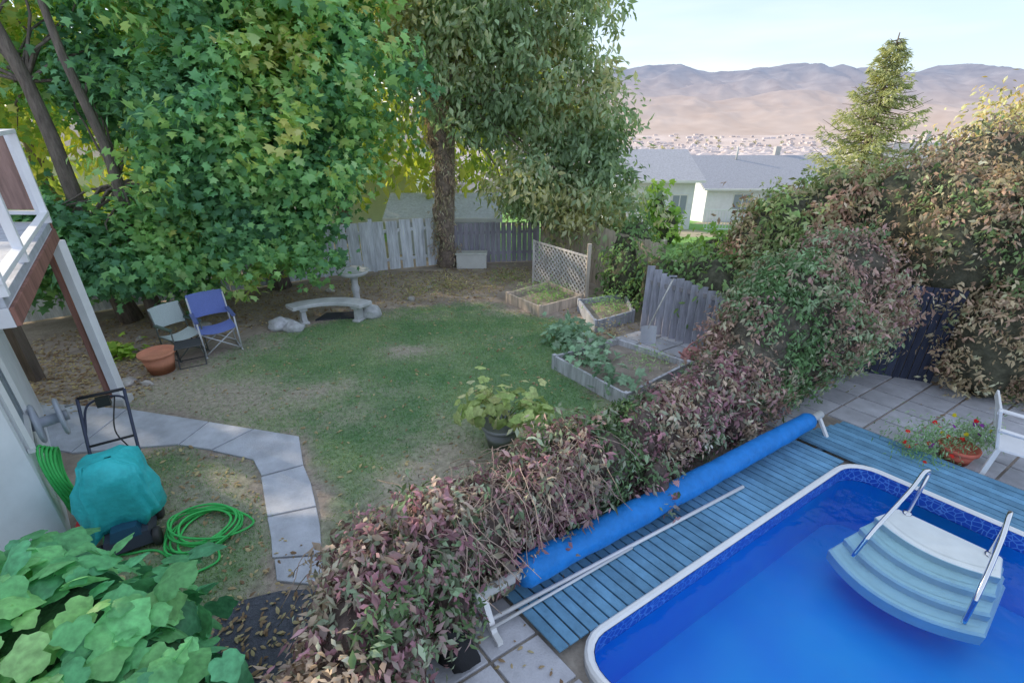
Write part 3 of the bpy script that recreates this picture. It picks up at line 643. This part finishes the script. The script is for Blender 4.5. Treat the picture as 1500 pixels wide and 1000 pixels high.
mb.beam(P1+Vector((0,.02,2.6)),P5+Vector((0,.02,2.6)),.03,.26,(.3,.15,.12),1)
wc=(.85,.85,.88)
mb.box(P1+Vector((.0,0,1.25)),(.12,.12,2.5),wc); mb.box(P1+Vector((0,0,.06)),(.2,.2,.12),(.6,.6,.6))
mb.box(P1+Vector((-.13,-.03,1.2)),(.07,.05,2.4),(.3,.15,.12),1)
mb.box(Vector((-7.9,6.9,1.25)),(.16,.16,2.5),(.16,.13,.11),1)
for p,q in ((P1,P2),(P1,P5)):
    d=(q-p);n=3
    for i in range(n+1):
        if q is P2 and i==1: continue
        e=p+d*(i/n)-d.normalized()*(-.05 if i==0 else .05); mb.box(e+Vector((0,0,3.27)),(.075,.075,1.06),wc,rz=math.atan2(d.y,d.x))
    for zz in (3.81,2.86): mb.beam(p+Vector((0,0,zz)),q+Vector((0,0,zz)),.08,.045,wc)
mb.beam(P1+Vector((-.12,0,3.33)),P5+Vector((0,0,3.33)),.02,.86,(.34,.22,.19),1)
mb.done('balcony_with_railing',.004)
def wall(uu,z,off=.0):
    q=Vector((-4.48,3.52,0))+u*uu+nn*off; return Vector((q.x,q.y,z))
Rw=Vector((0,0,1)).rotation_difference(nn).to_matrix()
mb=MB(M_plastic)
c=wall(1.05,.95,0)
mb.lathe([(0,.0),(.07,.0),(.07,.06),(.21,.06),(.23,.08),(.21,.1),(.06,.11),(.06,.26),(.2,.26),(.22,.28),(.2,.3),(0,.3)],c,(.5,.53,.62),axis=Rw,seg=28)
mb.lathe([(.0,.301),(.06,.301),(.06,.34),(0,.34)],c,(.3,.32,.36),axis=Rw,seg=16)
mb.tube([c+nn*.34+Vector((0,0,.1)),c+nn*.42+Vector((0,0,.1))],.015,(.3,.3,.3)); mb.done('hose_reel')
HG=(.08,.6,.15)
mb=MB(M_rubber)
for k in range(5):
    pts=[]
    for i in range(33):
        a=2*math.pi*i/32; pts.append(wall(.36+.22*math.sin(a)*(1+.1*k)+.04*k,.6+(.42-.05*k)*math.cos(a),.06+.02*k+.02*math.sin(a*2)))
    mb.tube(pts,.013,jit(HG,.12),seg=7,cap=False)
pts=[wall(.2,.15,.1),wall(.1,.05,.25),(-4.1,3.45,.02),(-3.9,3.4,.02),(-3.6,3.45,.02),(-3.3,3.3,.02)]
mb.tube(bez(pts,8),.013,HG,seg=7)
for k in range(8):
    pts=[];cx=-3.2+random.uniform(-.08,.08);cy=3.68+random.uniform(-.05,.05);rx=.33+random.uniform(-.12,.14);ry=.27+random.uniform(-.1,.08);ph=random.uniform(0,6)
    for i in range(34):
        a=2*math.pi*i/30+ph; pts.append((cx+rx*math.cos(a)*(1+.05*math.sin(3*a)),cy+ry*math.sin(a),.022+.018*k*abs(math.sin(a*.5+k))+.01))
    mb.tube(pts,.012,jit(HG,.12),seg=7)
mb.tube(bez([(-3.0,3.5,.03),(-2.9,3.3,.03),(-3.2,3.15,.02),(-3.7,3.3,.02)],8),.012,HG,seg=7)
mb.done('garden_hose')
# mower
mb=MB(M_tarp,M_rubber,M_plastic)
W=(.05,.58,.6)
cx,cy=-4.0,3.72; ax=Vector((.85,.53,0)).normalized(); ay=Vector((-ax.y,ax.x,0))
V=[];F=[];na=48
rows=[(.26,.2,.2),(.3,.24,.24),(.31,.25,.4),(.3,.24,.58),(.29,.22,.76),(.26,.19,.87),(.19,.12,.92),(.02,.01,.93)]
for j,(rx,ry,z) in enumerate(rows):
    for i in range(na):
        a=2*math.pi*i/na; ca,sa=math.cos(a),math.sin(a); e=.35
        px=rx*abs(ca)**e*(1 if ca>0 else -1);py=ry*abs(sa)**e*(1 if sa>0 else -1)
        q=Vector((cx,cy,z))+ax*px+ay*py; fold=(.022*math.sin(a*9+z*3)+.012*math.sin(a*17-z*8))*(1-j/8); q+=Vector((noise.noise(q*5),noise.noise(q*5+Vector((9,0,0))),noise.noise(q*4)))*.1+(ax*ca+ay*sa)*fold; V.append(q)
for j in range(len(rows)-1):
    for i in range(na): F.append((j*na+i,j*na+(i+1)%na,(j+1)*na+(i+1)%na,(j+1)*na+i))
mb.add(V,F,W,0,True)
M3=Matrix((ax,ay,Vector((0,0,1)))).transposed()
f=Vector((cx,cy,0))-ay*.12
mb.box(f+Vector((0,0,.15)),(.42,.52,.14),(.06,.07,.1),2,M=M3,taper=.85); mb.box(f-ay*.08+Vector((0,0,.25)),(.26,.3,.1),(.03,.1,.17),2,M=M3,taper=.8)
for sx in (-1,1):
    for sy in (-.2,.22):
        p=f+ax*sx*.23+ay*sy; Rx=Vector((0,0,1)).rotation_difference(ax).to_matrix()
        mb.lathe([(0,-.03),(.085,-.03),(.095,-.02),(.095,.02),(.085,.03),(0,.03)],p+Vector((0,0,.095)),(.05,.05,.05),1,axis=Rx,seg=20)
mb.box(f-ax*.34-ay*.05+Vector((0,0,.34)),(.06,.26,.06),(.8,.04,.06),2,M=M3)
bk=Vector((cx,cy,0))+ay*.2
for sx in (-.2,.2):
    mb.tube(bez([bk+ax*sx+Vector((0,0,.35)),bk+ax*sx+ay*.3+Vector((0,0,.85)),bk+ax*sx+ay*.6+Vector((0,0,1.28))],6),.016,(.05,.06,.1),1)
mb.tube([bk-ax*.2+ay*.6+Vector((0,0,1.28)),bk+ax*.2+ay*.6+Vector((0,0,1.28))],.018,(.03,.03,.035),1)
mb.tube(bez([bk-ax*.2+ay*.38+Vector((0,0,.95)),bk-ax*.15+ay*.66+Vector((0,0,1.16)),bk+ax*.15+ay*.66+Vector((0,0,1.16)),bk+ax*.2+ay*.38+Vector((0,0,.95))],8),.012,(.05,.06,.1),1)
mb.tube([bk-ax*.2+ay*.3+Vector((0,0,.85)),bk+ax*.2+ay*.3+Vector((0,0,.85))],.014,(.03,.03,.035),1)
mb.tube(bez([bk+ax*.1+ay*.6+Vector((0,0,1.22)),bk+ax*.03+ay*.42+Vector((0,0,.9)),bk+ax*.12+ay*.28+Vector((0,0,.65)),bk+ay*.1+Vector((0,0,.4))],8),.007,(.03,.03,.03),1)
mb.box(bk+ay*.57+Vector((0,0,1.2)),(.12,.07,.1),(.03,.03,.03),2,M=M3)
mb.done('lawn_mower')

# ------------------------------------------------ chairs
def place(o,loc,rz,s): o.location=loc;o.rotation_euler=(0,0,rz);o.scale=(s,s,s)
def dchair(name,fab,fr,loc,rz,s,arm=None):
    mb=MB(M_metal,M_fabric,M_plastic); r=.013
    for sx in (-.27,.27):
        mb.tube([(sx,-.24,.02),(sx,-.24,.62)],r,fr); mb.tube([(sx,.24,.02),(sx,.24,.62),(sx,.3,.92)],r,fr)
        mb.tube([(sx,-.28,.02),(sx,.28,.02)],r,fr); mb.tube([(sx,-.24,.62),(sx,.24,.62)],r,fr); mb.tube([(sx,-.24,.42),(sx,.24,.42)],r,fr)
        mb.box((sx,0,.645),(.06,.5,.03),arm or tuple(.6*x for x in fab),2)
    for y in (-.2,.2): mb.tube([(-.27,y,.03),(.27,y,.42)],r*.8,fr);mb.tube([(.27,y,.03),(-.27,y,.42)],r*.8,fr)
    n=8;V=[]
    for j in range(n+1):
        for i in range(n+1):
            x=-.27+.54*i/n;y=-.24+.46*j/n; V.append((x,y,.44-.05*(1-(x/.27)**2)))
    F=[(j*(n+1)+i,j*(n+1)+i+1,(j+1)*(n+1)+i+1,(j+1)*(n+1)+i) for j in range(n) for i in range(n)]
    mb.add(V,F,fab,1,True); V=[]
    for j in range(n+1):
        for i in range(n+1):
            x=-.275+.55*i/n;z=.56+.4*j/n; V.append((x,.235+(z-.56)*.2+.06*(1-(x/.27)**2),z))
    mb.add(V,F,fab,1,True)
    o=mb.done(name); place(o,loc,rz,s); return o
dchair('camp_chair',(.2,.26,.62),(.65,.66,.7),(-5.45,8.05,0),math.radians(40),1.08)
dchair('camp_chair',(.58,.66,.66),(.12,.14,.13),(-5.98,7.85,0),math.radians(62),.95,(.08,.12,.1))
mb=MB(M_metal,M_fabric)
for sx in (-.22,.22):
    mb.tube([(sx,-.2,0),(sx,.2,.42)],.012,(.08,.08,.08));mb.tube([(sx,.2,0),(sx,-.2,.42)],.012,(.08,.08,.08))
for y in (-.2,.2): mb.tube([(-.22,y,.42),(.22,y,.42)],.012,(.08,.08,.08));mb.tube([(-.22,y,.01),(.22,y,.01)],.012,(.08,.08,.08))
mb.box((0,0,.425),(.44,.4,.02),(.07,.075,.08),1); o=mb.done('folding_side_table',.004); place(o,(-5.65,7.5,0),math.radians(30),.9)
mb=MB(M_plastic);w=(.85,.85,.87)
for sx,sy in ((-.24,-.24),(.24,-.24),(-.23,.24),(.23,.24)):
    mb.beam((sx*1.12,sy*1.15,0),(sx,sy,.42),.05,.05,w)
mb.box((0,0,.43),(.52,.52,.03),w,taper=.97)
for i in range(5): mb.beam((-.18+.09*i,.24,.44),(-.2+.1*i,.38,.88),.055,.018,w)
mb.beam((-.26,.385,.9),(.26,.385,.9),.025,.09,w); mb.beam((-.24,.26,.44),(-.27,.38,.92),.05,.03,w);mb.beam((.24,.26,.44),(.27,.38,.92),.05,.03,w)
for sx in (-.28,.28):
    mb.tube(bez([(sx,.32,.68),(sx*1.04,.0,.67),(sx*1.02,-.24,.64),(sx,-.27,.5),(sx*.95,-.25,.42)],6),.024,w)
    mb.beam((sx,.3,.69),(sx*1.02,-.24,.665),.065,.02,w)
o=mb.done('plastic_patio_chair',.006); place(o,(6.05,4.55,.02),math.radians(50),1.0)

# ------------------------------------------------ garden ornaments
mb=MB(M_conc);bc_=(.6,.6,.62)
mb.lathe([(0,0),(.2,0),(.2,.05),(.15,.09),(.08,.14),(.07,.3),(.095,.42),(.07,.52),(.08,.66),(.14,.72),(.3,.76),(.36,.83),(.35,.85),(.3,.82),(.15,.78),(0,.775)],(-3.55,10.3,0),bc_); mb.done('bird_bath')
mb=MB(M_conc)
c=Vector((-3.7,8.35))
def arcp(a,r): return (c.x+r*math.sin(a),c.y+r*math.cos(a))
n=16;a0,a1=math.radians(-48),math.radians(34)
for z0,z1,ri_,ro_ in [(.36,.44,1.0,1.34)]:
    ang=[a0+(a1-a0)*i/n for i in range(n+1)]
    V=[arcp(a,ri_)+(z0,) for a in ang]+[arcp(a,ro_)+(z0,) for a in ang]+[arcp(a,ro_)+(z1,) for a in ang]+[arcp(a,ri_)+(z1,) for a in ang];m=n+1
    F=[]
    for i in range(n):
        for k in range(4): F.append((k*m+i,k*m+i+1,((k+1)%4)*m+i+1,((k+1)%4)*m+i))
    F+= [(0,m,2*m,3*m),(n,3*m+n,2*m+n,m+n)]
    mb.add(V,F,bc_)
for a in (math.radians(-36),math.radians(22)):
    x,y=arcp(a,1.17); mb.box((x,y,.33),(.16,.28,.07),bc_,rz=-a); mb.box((x,y,.17),(.11,.22,.26),bc_,rz=-a,taper=.85);mb.box((x,y,.025),(.17,.28,.05),bc_,rz=-a)
mb.done('curved_concrete_bench',.015)
def rock(name,c,r,col,seed):
    mb=MB(M_stone);V=[];F=[];A_,B_=20,12
    for j in range(B_+1):
        th=math.pi*j/B_
        for i in range(A_):
            ph=2*math.pi*i/A_;d=Vector((math.sin(th)*math.cos(ph),math.sin(th)*math.sin(ph),math.cos(th)));k=1+.35*noise.noise(d*1.6+Vector((seed,0,0)))+.08*noise.noise(d*6+Vector((seed,0,0)))
            V.append(Vector(c)+Vector((d.x*r[0],d.y*r[1],d.z*r[2]))*k)
    for j in range(B_):
        for i in range(A_):
            a=j*A_+i;b_=j*A_+(i+1)%A_;F.append((a,a+A_,b_+A_,b_))
    mb.add(V,F,col,0,True);return mb.done(name)
rock('garden_rock',(-4.75,9.0,.08),(.26,.18,.15),(.6,.6,.64),1);rock('garden_rock',(-4.45,8.9,.06),(.2,.14,.12),(.57,.57,.6),4)
rock('garden_rock',(-3.05,9.65,.1),(.2,.2,.16),(.58,.58,.6),7)
mb=MB(M_fabric);mb.prism([(-4.2,9.4),(-3.2,9.55),(-3.2,9.9),(-4.1,9.8)],0,.03,(.06,.065,.08));mb.done('dark_ground_sheet')  # thin dark sheet on the ground under the bench
for i in range(16):
    x=random.uniform(-8,-1);y=10.2+random.uniform(0,1.6) if x>-5 else random.uniform(7.5,9.5)
    if i<5: x=random.uniform(-6.6,-5.9);y=random.uniform(6.3,7)
    if i>11: x=random.uniform(2.7,3.6);y=random.uniform(7.2,8)
    rock('garden_rock',(x,y,.02),(random.uniform(.05,.14),random.uniform(.05,.12),.06),jit((.48,.45,.43),.2),i+10)
mb=MB(M_paint);mb.box((-1.15,13.35,.2),(.85,.35,.4),(.75,.75,.74));mb.box((-1.15,13.35,.425),(.9,.4,.05),(.72,.72,.7));mb.done('white_storage_box',.02)
mb=MB(M_wood,M_metal); a=Vector((2.6,8.35,.3));b_=Vector((3.0,8.5,1.25))
mb.tube([a,b_],.016,(.7,.68,.64));mb.tube([b_+Vector((-.06,0,0)),b_+Vector((.06,0,.0))],.016,(.1,.1,.1))
V=[]
for j in range(6):
    for i in range(5):
        x=-.15+.3*i/4; z=-.36*j/5; V.append(a+Vector((x*(1-.1*(j==5)),-.05*(x/.15)**2-.06*j/5,z+.06)))
mb.add(V,[(j*5+i,j*5+i+1,(j+1)*5+i+1,(j+1)*5+i) for j in range(5) for i in range(4)],(.65,.67,.72),1,True);mb.done('snow_shovel')
mb=MB(M_plastic);mb.box((3.2,7.6,.13),(.3,.22,.2),(.65,.3,.28),rz=.4,taper=.8);mb.tube(bez([(3.07,7.55,.22),(3.15,7.57,.34),(3.27,7.63,.34),(3.33,7.65,.22)],5),.015,(.65,.3,.28));mb.tube([(3.05,7.5,.12),(2.9,7.43,.26)],.018,(.65,.3,.28));mb.done('watering_can',.03)

# ------------------------------------------------ neighbouring buildings
def gable(name,x0,x1,y0,y1,z0,ze,zr,wall,roof,over=.35,feat=None,chim=True):
    mb=MB(M_paint,M_roof,M_plastic); cx,cy=(x0+x1)/2,(y0+y1)/2;w,d=x1-x0,y1-y0
    mb.box((0,0,(z0+ze)/2),(w,d,ze-z0),wall)
    o=over
    for s_ in (-1,1):
        V=[(-w/2-o,s_*(d/2+o),ze-.1),(w/2+o,s_*(d/2+o),ze-.1),(w/2+o,0,zr),(-w/2-o,0,zr)];V+=[(a,b_,c+.14) for a,b_,c in V]
        mb.add(V,[(0,1,2,3),(4,5,6,7),(0,1,5,4),(1,2,6,5),(2,3,7,6),(3,0,4,7)],roof,1)
        mb.add([(s_*w/2,-d/2,ze),(s_*w/2,d/2,ze),(s_*w/2,0,zr-.03)],[(0,1,2)],wall)
    mb.box((0,-d/2-o-.04,ze-.03),(w+2*o,.08,.12),(.8,.8,.82))
    for (fx,fz,fw,fh) in (feat or []):
        mb.box((fx,-d/2-.02,fz),(fw+.14,.04,fh+.14),(.8,.8,.8)); mb.box((fx,-d/2-.045,fz),(fw,.02,fh),(.3,.35,.42),2)
        mb.box((fx,-d/2-.06,fz),(.05,.02,fh),(.8,.8,.8))
    if chim: mb.box((w*.12,.3,zr+.3),(.35,.35,.8),(.55,.52,.52)); mb.tube([(-w*.2,-.6,zr-.2),(-w*.2,-.6,zr+.7)],.07,(.6,.6,.6))
    ob=mb.done(name);ob.location=(cx,cy,0);return ob
gable('white_bungalow',12.6,22.5,32,40,-4.5,-.35,1.2,(.82,.84,.9),(.36,.37,.42),feat=[(-2.6,-1.2,1.1,.9),(-.4,-1.2,1.5,.9),(2.5,-1.2,1.3,.9)])
gable('white_bungalow',5.2,9.2,25,31,-3.5,1.0,2.1,(.82,.84,.9),(.42,.43,.48),feat=[(1.3,-.2,.7,.9)],chim=False)
gable('gray_bungalow',25,34,34,42,-4.5,.3,1.9,(.6,.58,.56),(.4,.38,.38))
gable('garden_shed',-3.8,-.5,15.2,17.4,-.6,1.05,1.5,(.7,.76,.84),(.55,.58,.63),over=.2,chim=False)
gable('neighbour_house',-22,-12,21,28,-1,2.4,4.6,(.72,.7,.67),(.4,.36,.35))
gable('neighbour_house',-9.5,-4.5,22,28,-1,1.8,3.4,(.74,.72,.7),(.42,.4,.4))
mb=MB(M_metal)
for i in range(22): mb.box((9.8+i*.16,24.6,-.9),(.025,.025,1.0),(.8,.81,.83))
mb.beam((9.7,24.6,-.4),(13.3,24.6,-.4),.05,.05,(.8,.81,.83));mb.beam((9.7,24.6,-1.35),(13.3,24.6,-1.35),.05,.05,(.8,.81,.83));mb.done('white_picket_railing')
# distant town
mb=MB(M_paint,M_roof)
for i in range(3200):
    y=90*math.exp(random.random()*3.6); x=random.uniform(-.2,1.2)*y; z=hgt(x,y); k=.8+y/2600
    w_=random.uniform(7,15)*k;h_=random.uniform(2.5,4)*k; c=random.choice([(.72,.64,.62),(.6,.53,.5),(.66,.62,.66),(.52,.46,.45)])  # wall and roof colours lightened to paint in the valley haze
    mb.box((x,y,z+h_/2-1),(w_,w_*.7,h_+2),c,rz=random.uniform(-.4,.4)); mb.box((x,y,z+h_+.6*k),(w_*1.05,w_*.75,1.2*k),random.choice([(.58,.5,.49),(.5,.44,.44),(.66,.58,.57)]),1,taper=.5)
mb.done('distant_town')
te=[]
for i in range(700):
    y=80*math.exp(random.random()*3.6); x=random.uniform(-.3,1.2)*y; k=.8+y/900; te.append((x,y,hgt(x,y)+1.5*k,2.6*k,2.6*k,2.0*k))
P,Nn,T,S,c,C=scatter(te[:400],5500,per=12,sig=1.2,shell=.8,P=[(.16,.18,.13),(.22,.21,.16),(.28,.25,.2)],size=2.0,zmin=-200,cull=0)
leafmesh('distant_trees',P,Nn,T,S*np.clip(P[:,1]/260,.8,4),T_quad,c,M_leaf)
# ------------------------------------------------ mountains
m_m,nt,out=newmat('mountain_haze_mat'); L=nt.links.new
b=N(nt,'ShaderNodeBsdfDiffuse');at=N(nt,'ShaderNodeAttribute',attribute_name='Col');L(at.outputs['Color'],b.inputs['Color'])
em=N(nt,'ShaderNodeEmission');em.inputs['Strength'].default_value=.84  # aerial haze painted as a glow of the slopes, tinted by height
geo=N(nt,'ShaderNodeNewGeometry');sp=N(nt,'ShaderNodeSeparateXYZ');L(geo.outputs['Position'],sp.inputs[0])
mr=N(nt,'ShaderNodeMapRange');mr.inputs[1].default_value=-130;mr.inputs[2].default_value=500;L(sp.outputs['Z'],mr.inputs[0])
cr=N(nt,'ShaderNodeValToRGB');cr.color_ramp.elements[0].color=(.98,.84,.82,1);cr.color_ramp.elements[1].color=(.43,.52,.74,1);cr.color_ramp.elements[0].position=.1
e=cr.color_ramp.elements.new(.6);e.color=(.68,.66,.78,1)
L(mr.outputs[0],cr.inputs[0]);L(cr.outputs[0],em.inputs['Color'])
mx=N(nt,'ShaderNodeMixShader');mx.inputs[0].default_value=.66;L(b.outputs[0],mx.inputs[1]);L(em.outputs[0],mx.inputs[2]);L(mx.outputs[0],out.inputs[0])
def ridge(name,x0,x1,y0,y1,peak,nx_,ny_,col,seed,ns,amp):
    V=[];C=[]
    for j in range(ny_):
        f=j/(ny_-1)
        for i in range(nx_):
            x=x0+(x1-x0)*i/(nx_-1);y=y0+(y1-y0)*f
            pk=peak(x/y1); base=-125
            prof=math.sin(min(1,f*1.15)*math.pi/2)**1.2 if f<.87 else 1-(f-.87)*1.5
            n_=noise.ridged_multi_fractal(Vector((x/ns+seed,y/ns*.6,0)),1.0,2.1,7,1.0,2.0)/2.2
            n3=noise.noise(Vector((x/160,y/260,seed)))*.12
            z=base+(pk+125)*prof*(1-amp*(1-n_+n3)*max(.16,1.05-f*1.05))
            V.append((x,y,max(z,-128))); k=noise.noise(Vector((x/300,y/300,z/80)))*.14+noise.noise(Vector((x/90,y/90,z/30)))*.12
            C.append(tuple(max(.03,c_+k) for c_ in col))
    F=[(j*nx_+i,j*nx_+i+1,(j+1)*nx_+i+1,(j+1)*nx_+i) for j in range(ny_-1) for i in range(nx_-1)]
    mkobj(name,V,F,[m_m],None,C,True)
def pk1(a):
    X=[-1.2,-.2,.1,.2,.27,.34,.4,.47,.52,.6,.68,.75,.85,.95,1.2]
    Z=[430,510,560,600,640,590,570,690,630,550,575,640,555,525,470]
    return float(np.interp(a,X,Z))+noise.noise(Vector((a*22,1,0)))*35
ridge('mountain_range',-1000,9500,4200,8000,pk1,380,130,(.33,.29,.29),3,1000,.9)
def pk2(a):
    X=[-1,0,.2,.35,.5,.62,.8,1.1]; Z=[50,120,190,120,230,130,60,0]
    return float(np.interp(a,X,Z))+noise.noise(Vector((a*15,5,0)))*40
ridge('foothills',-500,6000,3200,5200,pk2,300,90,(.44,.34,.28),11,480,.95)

# ------------------------------------------------ light, sky
S=Vector((-.9,.43,0)).normalized();el=math.radians(24);S=Vector((S.x*math.cos(el),S.y*math.cos(el),math.sin(el)))
sl=D.lights.new('sun','SUN');sl.energy=4.4;sl.angle=math.radians(.8);sl.color=(1,.84,.62)
so=D.objects.new('sun',sl);SC.collection.objects.link(so);so.rotation_euler=(-S).to_track_quat('-Z','Y').to_euler();so.location=(-20,10,20)
wd=D.worlds.new('World');SC.world=wd;wd.use_nodes=True;nt=wd.node_tree;nt.nodes.clear();L=nt.links.new
out=N(nt,'ShaderNodeOutputWorld');bg=N(nt,'ShaderNodeBackground');bg.inputs['Strength'].default_value=.43
sk=N(nt,'ShaderNodeTexSky');sk.sky_type='NISHITA';sk.sun_disc=False;sk.sun_elevation=el;sk.sun_rotation=math.atan2(S.x,S.y);sk.dust_density=.6;sk.air_density=1;sk.ozone_density=1.5
tc=N(nt,'ShaderNodeTexCoord');mp=N(nt,'ShaderNodeMapping');mp.inputs['Scale'].default_value=(1.2,1.2,8);mp.inputs['Rotation'].default_value=(.15,.1,0);L(tc.outputs['Generated'],mp.inputs[0])
no=N(nt,'ShaderNodeTexNoise');no.inputs['Scale'].default_value=1.6;no.inputs['Detail'].default_value=4;L(mp.outputs[0],no.inputs['Vector'])
cr=N(nt,'ShaderNodeValToRGB');cr.color_ramp.elements[0].color=(1.6,1.9,2.4,1);cr.color_ramp.elements[1].color=(2.15,2.25,2.4,1);cr.color_ramp.elements[0].position=.42;cr.color_ramp.elements[1].position=.7;L(no.outputs['Fac'],cr.inputs[0])
mx=N(nt,'ShaderNodeMix',data_type='RGBA');mx.inputs[0].default_value=.82;L(sk.outputs[0],mx.inputs[6]);L(cr.outputs[0],mx.inputs[7])
L(mx.outputs[2],bg.inputs[0]);L(bg.outputs[0],out.inputs[0])
cam=D.cameras.new('camera');co=D.objects.new('camera',cam);SC.collection.objects.link(co)
co.location=(0,0,4);co.rotation_euler=(math.radians(90-25.5),0,0);cam.sensor_width=36;cam.lens=16.8;cam.clip_end=20000;cam.clip_start=.05
SC.camera=co
SC.view_settings.view_transform='Standard'
